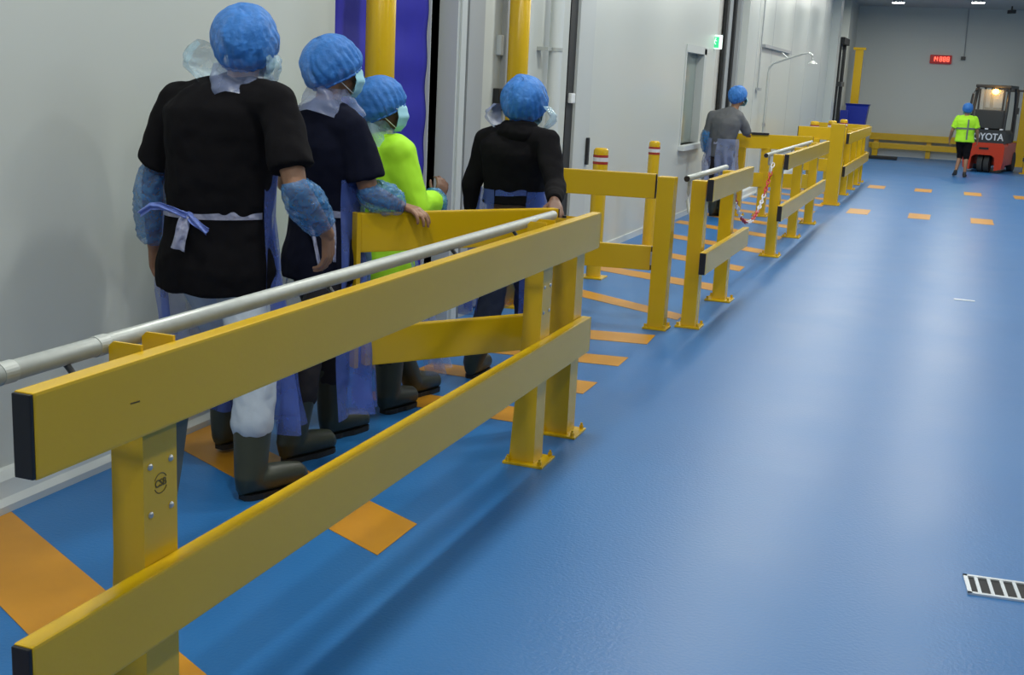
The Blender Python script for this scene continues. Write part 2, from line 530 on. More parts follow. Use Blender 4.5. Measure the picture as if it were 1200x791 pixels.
# ------------------------------------------------------------------ ceiling lamps
def high_bay(x, y, watts, vis):
    lab = 'round white high bay lamp under the ceiling'
    t = thing('high_bay_lamp', (x, y, CEIL), lab, 'ceiling lamp')
    MB().cyl((x, y, CEIL), (x, y, CEIL - 0.06), 0.04).cyl((x, y, CEIL - 0.16), (x, y, CEIL - 0.06), 0.16, 0.09, 28).build('housing', 'jamb', t)
    MB().cyl((x, y, CEIL - 0.175), (x, y, CEIL - 0.16), 0.15, 0.15, 28).build('lens', 'lens', t)
    ld = bpy.data.lights.new('lamp_light', 'AREA')
    ld.shape = 'DISK'
    ld.size = 0.34
    ld.energy = watts
    ld.color = LAMP_COL
    lo = bpy.data.objects.new('lamp_light', ld)
    COL.objects.link(lo)
    lo.parent = t
    lo.location = (0, 0, -0.18)
    return t


for i, (x, y, wt) in enumerate(LAMPS):
    t = high_bay(x, y, wt, True)
    if y > 33.5:
        t['label'] = 'round white ceiling lamp above the left part of the far wall'
    elif y > 33:
        t['label'] = 'round white ceiling lamp above the red display on the far wall'
    else:
        t['group'] = 'high bay lamps out of view along the hall ceiling'

cam_t = thing('security_camera', (1.05, 36.6, CEIL), 'small dark camera hanging from the ceiling at the upper right', 'camera')
MB().cyl((1.05, 36.6, CEIL), (1.05, 36.6, CEIL - 0.1), 0.02).build('mount', 'charcoal', cam_t)
MB().box((1.05, 36.55, CEIL - 0.15), (0.12, 0.3, 0.1), Matrix.Rotation(0.4, 3, 'Z'), 0.02).build('camera_body', 'charcoal', cam_t)

# ------------------------------------------------------------------ floor paint (children of the floor)
floor = bpy.data.objects['floor']


def patch(pts, name='walkway_stripe'):
    z = 0.0025
    b_ = MB()
    b_.prism(pts, 'xy', 0.0004, z)
    return struct(b_.build(name, 'orange', floor))


XL = -3.36
XR = -1.865
def stripe_slope(yr_top, w_, slope, xl=XL, xr=XR):
    patch([(xl, yr_top + slope * (xl - xr)), (xr, yr_top), (xr, yr_top - w_), (xl, yr_top - w_ + slope * (xl - xr))])


stripe_slope(1.35, 0.37, -0.54)
stripe_slope(2.77, 0.37, -0.54)
stripe_slope(4.20, 0.36, -0.52)
patch([(-2.92, 6.05), (-1.865, 6.06), (-1.865, 5.77), (-2.97, 5.79)])
patch([(-2.93, 6.775), (-1.865, 6.83), (-1.865, 6.525), (-2.95, 6.54)])
patch([(-2.75, 7.46), (-1.87, 7.59), (-1.865, 7.31), (-2.75, 7.22)])
patch([(-2.95, 8.18), (-1.88, 8.40), (-1.86, 8.06), (-2.95, 7.90)])
patch([(-2.99, 9.98), (-1.865, 9.30), (-1.865, 9.06), (-2.99, 9.68)])
patch([(-3.155, 11.40), (-2.59, 11.20), (-1.87, 10.94), (-1.87, 10.59), (-2.5, 10.83), (-3.155, 11.10)])
for yr in (12.25, 13.72, 15.15, 16.45, 17.6, 18.8, 20.0, 21.2, 22.4):
    stripe_slope(yr, 0.34, -0.55)
for y, xs in ((19.35, (-1.27, -0.37, 0.53, 1.43)), (24.85, (-1.34, -0.46, 0.45, 1.35)), ):
    for x in xs:
        patch([(x - 0.16, y + 0.42), (x + 0.16, y + 0.42), (x + 0.16, y - 0.42), (x - 0.16, y - 0.42)], 'lane_dash')

# drain grate at the lower right
gr = thing('drain_grate', (0.62, 4.60, 0), 'white slotted metal drain grate set in the blue floor at the lower right', 'drain')
rz = Matrix.Rotation(0.10, 3, 'Z')
gc = V(0.625, 4.63, 0.004)
g = MB()
L_, W_ = 0.78, 0.185
for s in (-1, 1):
    g.box(gc + rz @ V(0, s * (W_ / 2 - 0.008), 0), (L_, 0.016, 0.008), rz)
    g.box(gc + rz @ V(s * (L_ / 2 - 0.008), 0, 0), (0.016, W_, 0.008), rz)
g.build('grate_frame', 'grate_white', gr)
MB().box(gc - V(0, 0, 0.003), (L_ - 0.02, W_ - 0.02, 0.002), rz).build('drain_channel', 'dark_hole', gr)
for k in range(16):
    MB().box(gc + rz @ V(-L_ / 2 + 0.045 + k * 0.046, 0, 0), (0.013, W_ - 0.02, 0.006), rz).build('grate_bar', 'grate_white', gr)
tag(MB().box((0.256, 11.53, 0.003), (0.18, 0.05, 0.004)).build('floor_plate', 'grate_white'), 'tiny pale plate in the blue floor, right of the second barrier', 'floor plate')


# ------------------------------------------------------------------ barriers
def post_channel(root, x, y, h, wt=0.09, wb=0.125, d=0.13, t=0.008, bolts=True, plate=0.20, rot=0.0, cuff=False):
    """open steel channel: web towards +X, two flanges that widen to the foot"""
    RM = Matrix.Translation((x, y, 0)) @ Matrix.Rotation(rot, 4, 'Z')
    b_ = MB()
    b_.span(0.045 - t, 0.045, -d / 2 + t, d / 2 - t, 0.012, h - 0.035)
    for s in (-1, 1):
        y0 = s * (d / 2)
        b_.prism([(0.045, 0.012), (0.045, h), (0.045 - wt + 0.012, h), (0.045 - wt, h - 0.012), (0.045 - wt, h * 0.55), (0.045 - wb, 0.012)], 'xz', y0 - s * t, y0)
    p = b_.build('post', 'yellow', root, xform=RM)
    MB().box((0.0, 0, 0.006), (plate, plate, 0.012), None, 0.003).build('base_plate', 'yellow', p, xform=RM)
    for sx in (-1, 1):
        for sy in (-1, 1):
            MB().cyl((sx * plate * 0.40, sy * plate * 0.40, 0.012), (sx * plate * 0.40, sy * plate * 0.40, 0.03), 0.011, seg=6).cyl((sx * plate * 0.40, sy * plate * 0.40, 0.012), (sx * plate * 0.40, sy * plate * 0.40, 0.042), 0.006, seg=10).build('anchor_bolt', 'yellow', p, xform=RM)
    if bolts:
        for zc in (h - 0.30, h - 0.42):
            for sy in (-1, 1):
                MB().ball((0.045, sy * 0.04, zc), (0.006, 0.009, 0.009), sub=2).build('bolt', 'zinc', p, xform=RM)
    return p


def post_box(root, x, y, h, w_=0.12, d=0.12, plate=0.22, z0=0.0, rot=0.0):
    RM = Matrix.Translation((x, y, 0)) @ Matrix.Rotation(rot, 4, 'Z')
    p = MB().box((0, 0, (h + 0.012) / 2 + 0.0), (w_, d, h - 0.012), None, 0.006).build('post', 'yellow', root, xform=RM)
    MB().box((0, 0, 0.008), (plate, plate, 0.016), None, 0.004).build('base_plate', 'yellow', p, xform=RM)
    for sx in (-1, 1):
        for sy in (-1, 1):
            MB().cyl((sx * plate * 0.4, sy * plate * 0.4, 0.016), (sx * plate * 0.4, sy * plate * 0.4, 0.04), 0.011, seg=8).build('anchor_bolt', 'yellow', p, xform=RM)
    return p


def rail(root, a, b_, zc, h=0.17, t=0.05, cap0=True, cap1=True, lab=None):
    a = Vector((*a, zc)); b_ = Vector((*b_, zc))
    d = b_ - a
    yaw = math.atan2(d.y, d.x)
    rm = Matrix.Rotation(yaw, 3, 'Z')
    r = MB().box((a + b_) / 2, (d.length - 0.006, t, h), rm, 0.007).build('rail', 'yellow', root)
    u = d.normalized()
    for flag, p, s in ((cap0, a, 1), (cap1, b_, -1)):
        if flag:
            MB().box(p + u * s * 0.0, (0.010, t - 0.004, h - 0.006), rm, 0.003).build('end_cap', 'cap', r)
    return r


ZT, ZB = 1.053, 0.522
HR = dict(r=0.0215)


def handrail(root, x, y0, y1, z, rings=(), stems=(), r=0.0225, endcap=True, foot=1.05, xr=-1.70):
    hr = MB().cyl((x, y0, z), (x, y1, z), r, seg=24).build('handrail', 'galv', root, smooth=False)
    for p in hr.data.polygons:
        p.use_smooth = len(p.vertices) == 4
    for yy in rings:
        MB().cyl((x, yy - 0.02, z), (x, yy + 0.02, z), r + 0.0022, seg=24).build('joint_sleeve', 'galv', hr)
    for yy in stems:
        MB().tube([(x, yy, z - r * 0.6), (x + 0.03, yy, z - 0.045), (xr + 0.01, yy, z - 0.05)], 0.008).build('rail_bracket', 'charcoal', hr)
    if endcap:
        MB().cyl((x, y0 - 0.004, z), (x, y0 + 0.004, z), r * 0.93, seg=20).build('tube_plug', 'cap', hr)
    return hr


# --- barrier A, nearest
bA = thing('safety_barrier', (-1.73, 3.8, 0), 'nearest yellow two-rail safety barrier running up from the lower left corner, black end caps', 'barrier', )
pA = post_channel(bA, -1.735, 2.285, 1.156)
post_channel(bA, -1.735, 5.20, 1.156)
rail(bA, (-1.665, 1.815), (-1.665, 5.87), ZT, 0.182)
rail(bA, (-1.665, 1.785), (-1.665, 5.81), ZB, 0.182)
handrail(bA, -1.805, 1.2, 5.58, 1.142, rings=(1.92, 2.22), stems=(2.10, 3.3, 4.3, 5.0), endcap=False)
# grey stiffener plate behind the near post
MB().prism([(2.352, 0.945), (2.44, 0.945), (2.405, 0.80), (2.352, 0.62)], 'yz', -1.725, -1.715).build('stiffener_plate', 'grey_plate', bA, label='dark grey tapered plate behind the near post')
MB().box((-1.6395, 2.13, 1.05), (0.0012, 0.032, 0.003), Matrix.Rotation(-0.05, 3, 'X')).build('scratch', 'mark', bA, label='short dark scratch near the front end')
# round stamped emblem on the near post
em = MB()
for (a0, a1, rr_) in ((0.5, 2.7, 0.025), (3.6, 5.8, 0.025)):
    n = 12
    for k in range(n):
        t0 = a0 + (a1 - a0) * k / n; t1 = a0 + (a1 - a0) * (k + 1) / n
        em.cyl((-1.6895, 2.285 + rr_ * math.cos(t0), 0.805 + rr_ * math.sin(t0)), (-1.6895, 2.285 + rr_ * math.cos(t1), 0.805 + rr_ * math.sin(t1)), 0.0011, seg=5)
tb = text_mesh('CSB', 0.026, 0.0004)
bmesh.ops.transform(tb, matrix=Matrix.Translation((-1.6893, 2.285, 0.805)) @ Matrix(((0, 0, 1, 0), (1, 0, 0, 0), (0, 1, 0, 0), (0, 0, 0, 1))), verts=tb.verts)
em.merge(tb)
em.build('stamped_emblem', 'mark', pA, label='round stamped maker mark on the post face')

# --- gate A: leaf standing open into the walkway, hinged on its own post
gA = thing('swing_gate', (-1.80, 5.86, 0), 'yellow two-rail gate leaf swung open across the walkway behind the nearest barrier', 'gate')
post_channel(gA, -1.738, 5.73, 1.12, wt=0.125, wb=0.13, plate=0.2, bolts=False)
a_, b2 = (-2.52, 4.90), (-1.86, 5.80)
rail(gA, a_, b2, ZT + 0.01, 0.182, cap0=False)
rail(gA, (-2.50, 4.93), (-1.84, 5.83), ZB, 0.182, cap0=False)
yawg = math.atan2(b2[1] - a_[1], b2[0] - a_[0])
MB().box((-2.525, 4.893, 0.79), (0.022, 0.052, 0.73), Matrix.Rotation(yawg, 3, 'Z'), 0.003).build('end_stile', 'yellow', gA)
for zc in (0.98, 0.45):
    MB().cyl((-1.81, 5.80, zc), (-1.81, 5.80, zc + 0.14), 0.016).build('hinge', 'cap', gA)

# --- lateral barrier behind (next to the bollards)
gB = thing('swing_gate', (-1.93, 8.65, 0), 'yellow two-rail gate standing across the walkway in front of the two banded bollards', 'gate')
post_box(gB, -1.935, 8.66, 1.135, 0.125, 0.13, 0.18)
rail(gB, (-2.95, 8.50), (-2.02, 8.66), ZT + 0.005, 0.182)
rail(gB, (-2.93, 8.52), (-2.02, 8.68), ZB, 0.182)
MB().box((-2.95, 8.50, 0.79), (0.03, 0.052, 0.73), Matrix.Rotation(0.17, 3, 'Z')).build('end_stile', 'yellow', gB)
for zc in (ZT, ZB):
    MB().box((-2.0, 8.665, zc), (0.05, 0.02, 0.1)).build('hinge', 'galv', gB)

# --- barrier B
bB = thing('safety_barrier', (-1.74, 9.5, 0), 'short yellow safety barrier with pale handrail stub, just past the gate by the bollards', 'barrier', )
post_box(bB, -1.73, 8.87, 1.11, 0.11, 0.13, 0.19)
post_box(bB, -1.74, 10.16, 1.11, 0.11, 0.13)
rail(bB, (-1.625, 8.70), (-1.625, 10.53), ZT, 0.165, 0.05)
rail(bB, (-1.625, 8.63), (-1.625, 10.56), ZB, 0.165, 0.05)
handrail(bB, -1.86, 8.98, 10.62, 1.105, stems=(), r=0.024)
MB().tube([(-1.86, 9.08, 1.085), (-1.86, 9.08, 0.99), (-1.86, 9.06, 0.93), (-1.83, 9.0, 0.86), (-1.79, 8.93, 0.83)], 0.014).build('bent_bracket', 'galv', bB)
for yy in (9.6, 10.3):
    MB().tube([(-1.86, yy, 1.085), (-1.86, yy, 1.0), (-1.8, yy, 0.97), (-1.66, yy, 0.97)], 0.01).build('bent_bracket', 'galv', bB)

# --- barrier C
bC = thing('safety_barrier', (-1.75, 15, 0), 'long yellow safety barrier with three posts beyond the red and white chain', 'barrier', )
post_box(bC, -1.76, 13.27, 1.11, 0.11, 0.13)
post_box(bC, -1.775, 15.2, 1.11, 0.11, 0.13)
post_box(bC, -1.775, 16.95, 1.11, 0.11, 0.13)
rail(bC, (-1.635, 12.93), (-1.635, 17.2), ZT, 0.165, 0.05)
rail(bC, (-1.635, 12.75), (-1.635, 17.2), ZB, 0.165, 0.05)
handrail(bC, -1.87, 13.05, 17.3, 1.10, stems=(), r=0.024)
for yy in (13.3, 15.2, 16.9):
    MB().tube([(-1.87, yy, 1.08), (-1.87, yy, 1.0), (-1.8, yy, 0.97), (-1.66, yy, 0.97)], 0.011).build('bent_bracket', 'galv', bC)

# --- barrier D: far run, tall square first post
bD = thing('safety_barrier', (-1.77, 22.5, 0), 'farthest yellow safety barrier run with a stout square first post, ending before the blue tub', 'barrier', )
post_box(bD, -1.78, 20.15, 1.30, 0.22, 0.16, 0.3)
for yy in (22.3, 23.7, 25.0, 25.9):
    post_box(bD, -1.78, yy, 1.14, 0.12, 0.13)
rail(bD, (-1.66, 20.7), (-1.66, 26.1), ZT, 0.175)
rail(bD, (-1.66, 20.55), (-1.66, 26.1), ZB, 0.175)

# lateral gates in the far part
gC = thing('swing_gate', (-2.4, 17.4, 0), 'yellow two-rail gate across the far walkway that the man in grey leans on', 'gate')
rail(gC, (-2.92, 17.12), (-1.90, 17.68), ZT + 0.01, 0.20)
rail(gC, (-2.90, 17.14), (-1.90, 17.70), ZB, 0.20)
post_box(gC, -2.82, 17.20, 0.98, 0.12, 0.13)
post_box(gC, -2.50, 17.40, 0.98, 0.12, 0.13)
MB().box((-2.6, 17.3, 1.17), (0.25, 0.1, 0.03), Matrix.Rotation(0.5, 3, 'Z')).build('latch_plate', 'cap', gC)
gD = thing('swing_gate', (-2.2, 22, 0), 'farthest yellow gate crossing between the small bollards and the last barrier run', 'gate')
rail(gD, (-2.62, 21.9), (-1.80, 22.1), ZT + 0.02, 0.22)
rail(gD, (-2.62, 21.9), (-1.80, 22.1), ZB, 0.22)
post_box(gD, -2.30, 21.98, 0.98, 0.12, 0.12)
gE = thing('swing_gate', (-2.2, 25.6, 0), 'yellow cross gate closing the far end of the last barrier run', 'gate')
rail(gE, (-2.75, 26.2), (-1.68, 26.2), ZT + 0.01, 0.2)
rail(gE, (-2.75, 26.2), (-1.68, 26.2), ZB, 0.2)
post_box(gE, -2.3, 26.22, 0.98, 0.12, 0.12)


def bollard(x, y, r, h, label, sc=1.0):
    t = thing('bollard', (x, y, 0), label, 'bollard')
    p = MB()
    p.cyl((x, y, 0.012), (x, y, h - 0.04 * sc), r, seg=32)
    p.loft([(V(x, y, h - 0.04 * sc), r, r, V(1, 0, 0), V(0, 1, 0)), (V(x, y, h - 0.018 * sc), r * 0.96, r * 0.96, V(1, 0, 0), V(0, 1, 0)), (V(x, y, h - 0.004), r * 0.78, r * 0.78, V(1, 0, 0), V(0, 1, 0)), (V(x, y, h), r * 0.5, r * 0.5, V(1, 0, 0), V(0, 1, 0))], 32)
    b_ = p.build('bollard_tube', 'yellow', t)
    MB().box((x, y, 0.008), (r * 3.2, r * 3.2, 0.016), None, 0.003).build('base_plate', 'yellow', t)
    for zz, hh, mm in ((h - 0.075 * sc, 0.022, 'tape_red'), (h - 0.105 * sc, 0.036, 'tape_white'), (h - 0.137 * sc, 0.022, 'tape_red')):
        MB().cyl((x, y, zz - hh * sc / 2), (x, y, zz + hh * sc / 2), r + 0.002, seg=32).build('reflective_band', mm, b_)
    return t


bollard(-3.01, 10.62, 0.068, 1.20, 'nearer of the two red and white banded yellow bollards behind the gate')
bollard(-3.08, 13.0, 0.062, 1.18, 'farther of the two red and white banded yellow bollards behind the gate')
bollard(-2.385, 22.3, 0.08, 1.27, 'small far banded bollard standing left of the stout barrier post')
bollard(-2.20, 23.6, 0.08, 1.27, 'small far banded bollard just left of the blue tub, nearer of that pair')
bollard(-2.13, 25.2, 0.075, 1.27, 'small far banded bollard just left of the blue tub, farther of that pair')

# red and white chain between barriers B and C
ch = thing('barrier_chain', (-1.84, 11.8, 0), 'red and white plastic chain sagging between two yellow barriers', 'chain')
A_, B_ = V(-1.82, 10.75, 0.98), V(-1.80, 13.15, 1.02)
def chain_pt(t):
    s = 4 * 0.50 * t * (1 - t)
    return A_.lerp(B_, t) - V(0, 0, s)
N = 44
for k in range(N):
    p = chain_pt((k + 0.5) / N)
    d = (chain_pt((k + 1) / N) - chain_pt(k / N)).normalized()
    side = V(1, 0, 0) if k % 2 else d.cross(V(1, 0, 0)).normalized()
    L, W = 0.040, 0.016
    b_ = MB()
    pts = []
    for q in range(11):
        a = 2 * PI * q / 10
        pts.append(p + d * (L * math.cos(a)) + side * (W * math.sin(a)))
    for q in range(10):
        b_.cyl(pts[q], pts[q + 1], 0.0065, seg=6)
    b_.build('chain_link', 'chain_red' if (k // 6) % 2 == 0 else 'chain_white', ch)


# ------------------------------------------------------------------ tall yellow columns
def column(x, y, r, h, label, square=False):
    t = thing('guard_column', (x, y, 0), label, 'column')
    if square:
        MB().box((x, y, h / 2), (r * 2, r * 2, h), None, 0.01).build('column_tube', 'yellow', t)
    else:
        o = MB().cyl((x, y, 0.012), (x, y, h), r, seg=40).build('column_tube', 'yellow', t)
        for p in o.data.polygons:
            p.use_smooth = len(p.vertices) == 4
    MB().box((x, y, 0.008), (r * 3, r * 3, 0.016)).build('base_plate', 'yellow', t)
    return t


column(-3.25, 6.55, 0.088, 3.9, 'thick tall yellow column in front of the blue roll-up door')
column(-3.22, 8.86, 0.080, 3.9, 'tall yellow column rising behind the man in the black hoodie')
c3 = column(-2.83, 36.2, 0.11, 3.0, 'tall yellow square column with cap behind the blue tub', True)
MB().box((-2.83, 36.2, 3.03), (0.34, 0.26, 0.07)).build('cap_plate', 'yellow', c3)
column(1.76, 36.6, 0.13, 3.1, 'tall square yellow column at the right edge beside the forklift', True)
rb = thing('corner_guard', (1.78, 33.2, 0), 'low yellow corner guard with grey bumpers at the right edge of the picture', 'guard')
MB().box((1.80, 33.2, 0.35), (0.2, 0.2, 0.7), None, 0.01).build('post', 'yellow', rb)
MB().box((1.80, 33.2, 0.01), (0.34, 0.34, 0.02)).build('base_plate', 'yellow', rb)
MB().box((1.80, 33.08, 0.60), (0.26, 0.06, 0.10), None, 0.01).box((1.80, 33.08, 0.36), (0.26, 0.06, 0.10), None, 0.01).build('bumper', 'charcoal', rb)

# far wall barrier
fb = thing('wall_guard', (-0.7, 37.7, 0), 'low two-rail yellow guard along the foot of the far wall', 'barrier')
MB().box((-0.2, 37.74, 0.575), (4.4, 0.06, 0.20), None, 0.01).build('rail', 'yellow', fb)
MB().box((-0.2, 37.74, 0.31), (4.4, 0.06, 0.17), None, 0.01).build('rail', 'yellow', fb)
for x in (-2.2, -0.7, 0.8, 1.9):
    MB().box((x, 37.83, 0.33), (0.14, 0.12, 0.66), None, 0.006).build('post', 'yellow', fb)
MB().box((-2.2, 37.60, 0.30), (0.22, 0.16, 0.20), None, 0.02).box((-2.2, 37.60, 0.1), (0.16, 0.12, 0.2)).build('bracket_foot', 'yellow', fb)

# ------------------------------------------------------------------ blue tub on its lifter
tub = thing('plastic_tub', (-2.75, 36.0, 0.74), 'deep blue plastic tub with flared rim raised on a lifter before the yellow column', 'tub')
t_ = MB()
def rect_ring(cx, cy, hx, hy, z):
    return [(cx - hx, cy - hy, z), (cx + hx, cy - hy, z), (cx + hx, cy + hy, z), (cx - hx, cy + hy, z)]
rs = [rect_ring(-2.70, 35.7, 0.26, 0.25, 0.76), rect_ring(-2.68, 35.7, 0.30, 0.30, 1.44), rect_ring(-2.68, 35.7, 0.33, 0.33, 1.50), rect_ring(-2.68, 35.7, 0.29, 0.29, 1.50), rect_ring(-2.70, 35.7, 0.24, 0.23, 0.82)]
vs = [[t_.bm.verts.new(p) for p in r] for r in rs]
for a in range(4):
    for i in range(4):
        t_.bm.faces.new((vs[a][i], vs[a][(i + 1) % 4], vs[a + 1][(i + 1) % 4], vs[a + 1][i]))
t_.bm.faces.new(vs[0]); t_.bm.faces.new(vs[-1])
t_.build('tub_body', 'blue_bin', tub)
MB().box((-2.99, 35.3, 1.05), (0.22, 0.36, 0.52), None, 0.01).build('side_chute', 'blue_bin', tub)
lf = thing('tub_lifter', (-2.6, 36, 0), 'dark steel lifter frame with flat black base under the blue tub', 'lifter')
MB().box((-2.1, 35.9, 0.04), (1.25, 0.5, 0.08), None, 0.01).build('base_plate', 'rubber', lf)
MB().box((-2.46, 35.75, 0.40), (0.06, 0.06, 0.68)).box((-2.94, 35.75, 0.40), (0.06, 0.06, 0.68)).build('leg_frame', 'charcoal', lf)
MB().box((-2.7, 35.75, 0.73), (0.6, 0.5, 0.04)).build('fork_plate', 'charcoal', lf)

# ------------------------------------------------------------------ signs on the far wall and doorway
dsp = thing('led_display', (-0.66, 37.98, 2.87), 'red glowing digital display high on the far wall', 'display')
MB().box((-0.66, 37.95, 2.875), (0.60, 0.08, 0.25), None, 0.02).build('display_case', 'led_case', dsp)
SEG = {'0': 'abcdef', '1': 'bc', '8': 'abcdefg', '4': 'bcfg'}
def digit(chx, cx, cz, w_, h_):
    b_ = MB()
    s = SEG[chx]
    y = 37.905
    P = dict(a=((-1, 1), (1, 1)), b=((1, 1), (1, 0)), c=((1, 0), (1, -1)), d=((-1, -1), (1, -1)), e=((-1, 0), (-1, -1)), f=((-1, 1), (-1, 0)), g=((-1, 0), (1, 0)))
    for k in s:
        (x0, z0), (x1, z1) = P[k]
        b_.cyl((cx + x0 * w_ / 2, y, cz + z0 * h_ / 2), (cx + x1 * w_ / 2, y, cz + z1 * h_ / 2), 0.011, seg=6)
    return b_
for chx, cx in (('1', -0.86), ('4', -0.78), ('8', -0.66), ('8', -0.56), ('8', -0.46)):
    digit(chx, cx, 2.885, 0.055, 0.12).build('led_digit', 'led_red', dsp)
wc = thing('wall_cable', (-0.05, 37.97, 2.9), 'grey cable dropping from the ceiling to a small box on the far wall', 'cable')
MB().tube([(-0.06, 37.97, CEIL), (-0.045, 37.97, 3.6), (-0.03, 37.97, 2.98)], 0.014).build('cable', 'jamb', wc)
MB().box((-0.05, 37.96, 2.93), (0.13, 0.06, 0.10), None, 0.01).build('junction_box', 'charcoal', wc)

ex = thing('exit_sign', (-3.46, 17.86, 2.33), 'green and white lit exit sign over the doorway past the window', 'sign')
MB().box((-3.46, 17.86, 2.425), (0.235, 0.04, 0.20), None, 0.008).build('sign_box', 'exit_white', ex)
MB().box((-3.445, 17.837, 2.42), (0.12, 0.006, 0.155)).build('green_panel', 'exit_green', ex)
fig = MB()
fig.ball((-3.435, 17.831, 2.475), (0.010, 0.003, 0.010), sub=1)
fig.cyl((-3.438, 17.831, 2.46), (-3.450, 17.831, 2.42), 0.007, seg=6).cyl((-3.450, 17.831, 2.42), (-3.430, 17.831, 2.39), 0.005, seg=6).cyl((-3.450, 17.831, 2.42), (-3.475, 17.831, 2.395), 0.005, seg=6).cyl((-3.440, 17.831, 2.452), (-3.415, 17.831, 2.435), 0.004, seg=6)
fig.build('running_figure', 'exit_white', ex)

# emergency shower pipe
sh = thing('shower_pipe', (-3.10, 21.0, 0), 'slim steel safety shower pipe with curved arm beside the white wall', 'shower')
MB().tube([(-3.10, 21.0, 0.0), (-3.105, 21.0, 1.0), (-3.105, 21.0, 2.05), (-3.09, 21.0, 2.15), (-3.03, 21.0, 2.22), (-2.8, 21.0, 2.31), (-2.55, 21.0, 2.40), (-2.46, 21.0, 2.415), (-2.40, 21.0, 2.38), (-2.385, 21.0, 2.30)], 0.017).build('pipe', 'galv', sh)
MB().cyl((-2.385, 21.0, 2.24), (-2.385, 21.0, 2.29), 0.085, 0.03, 20).build('shower_head', 'galv', sh)
MB().tube([(-2.80, 21.0, 2.31), (-2.9, 21.0, 2.40)], 0.01).build('pull_lever', 'galv', sh)
MB().cyl((-3.10, 21.0, 1.16), (-3.10, 21.0, 1.22), 0.03).build('valve', 'zinc', sh)
MB().box((-3.10, 21.0, 0.01), (0.18, 0.18, 0.02)).build('base_flange', 'galv', sh)

# ------------------------------------------------------------------ forklift
fk = thing('forklift', (0.80, 33.4, 0), 'red and black forklift seen from behind with a glowing amber beacon', 'forklift')
FM = Matrix.Translation((0.71, 32.55, 0)) @ Matrix.Rotation(-0.20, 4, 'Z') @ Matrix.Diagonal((0.88, 1, 1, 1))
def fpart(b_, name, m_, parent=fk, **k):
    return b_.build(name, m_, parent, xform=FM, **k)
# counterweight: arch cut out over the twin rear wheels
cwb = MB()
prof = [(-0.52, 0.10), (-0.55, 0.30), (-0.55, 0.66), (-0.50, 0.74), (0.50, 0.74), (0.55, 0.66), (0.55, 0.30), (0.52, 0.10), (0.34, 0.06), (0.31, 0.38), (0.22, 0.44), (-0.22, 0.44), (-0.31, 0.38), (-0.34, 0.06)]
cwb.prism(prof, 'xz', 0.0, 0.5)
fpart(cwb, 'counterweight', 'red')
fpart(MB().span(-0.54, 0.54, 0.5, 1.75, 0.18, 0.74, 0.03), 'chassis', 'red')
fpart(MB().box((0, -0.005, 0.60), (0.26, 0.02, 0.05)), 'tow_slot', 'rubber')
cv = MB().prism([(-0.53, 0.74), (-0.53, 0.98), (-0.47, 1.06), (0.47, 1.06), (0.53, 0.98), (0.53, 0.74)], 'xz', 0.02, 1.0)
cover = fpart(cv, 'rear_cover', 'charcoal')
tb = text_mesh('TOYOTA', 0.235, 0.006)
bmesh.ops.transform(tb, matrix=Matrix.Translation((0, 0.012, 0.885)) @ Matrix.Rotation(PI / 2, 4, 'X'), verts=tb.verts)
b_ = MB(); b_.merge(tb)
fpart(b_, 'lettering', 'letter', cover)
for sx in (-0.09, 0.09):
    fpart(MB().cyl((sx - 0.07, 0.28, 0.22), (sx + 0.07, 0.28, 0.22), 0.22, seg=28).cyl((sx - 0.075, 0.28, 0.22), (sx + 0.075, 0.28, 0.22), 0.11, seg=20), 'rear_wheel', 'tyre')
for sx in (-0.48, 0.48):
    fpart(MB().cyl((sx - 0.08, 1.6, 0.25), (sx + 0.08, 1.6, 0.25), 0.25, seg=28), 'front_wheel', 'tyre')
fpart(MB().box((-0.02, 0.55, 1.30), (0.52, 0.16, 0.62), None, 0.05), 'seat_back', 'rubber')
fpart(MB().box((-0.02, 0.85, 1.10), (0.5, 0.5, 0.14), None, 0.04), 'seat', 'rubber')
for sx in (-1, 1):
    fpart(MB().tube([(sx * 0.44, 0.10, 1.02), (sx * 0.45, 0.12, 1.5), (sx * 0.42, 0.30, 2.10)], 0.045), 'guard_pillar', 'charcoal')
    fpart(MB().tube([(sx * 0.44, 1.55, 0.7), (sx * 0.44, 1.45, 1.4), (sx * 0.42, 1.25, 2.10)], 0.035), 'guard_pillar', 'charcoal')
fpart(MB().box((0, 0.78, 2.13), (0.96, 1.12, 0.07), None, 0.02), 'overhead_guard', 'charcoal')
fpart(MB().span(-0.30, 0.30, 0.16, 0.175, 1.55, 2.05), 'rear_window', 'glass')
fpart(MB().box((0, 0.15, 1.32), (0.80, 0.06, 0.46), None, 0.02), 'battery_hood', 'charcoal')
for sx in (-1, 1):
    fpart(MB().box((sx * 0.33, 0.17, 1.80), (0.05, 0.03, 0.52)), 'window_frame', 'charcoal')
fpart(MB().tube([(-0.47, 0.12, 1.2), (-0.53, 0.10, 1.6), (-0.50, 0.12, 1.92), (-0.44, 0.2, 2.05)], 0.035), 'exhaust_hose', 'charcoal')
fpart(MB().ball((0.10, 0.10, 2.00), (0.10, 0.06, 0.07), sub=3), 'beacon', 'beacon')
for sx in (-0.30, 0.0, 0.40):
    fpart(MB().box((sx, 0.01, 1.085), (0.09, 0.03, 0.035), None, 0.005), 'indicator_lamp', 'letter')
for sx in (-1, 1):
    fpart(MB().box((sx * 0.34, 1.9, 1.1), (0.07, 0.12, 2.0)), 'mast_upright', 'charcoal')
fpart(MB().box((0, 1.9, 2.06), (0.75, 0.10, 0.08)), 'mast_crosshead', 'charcoal')
fpart(MB().box((0, 1.95, 0.5), (0.9, 0.05, 0.35)), 'fork_carriage', 'charcoal')
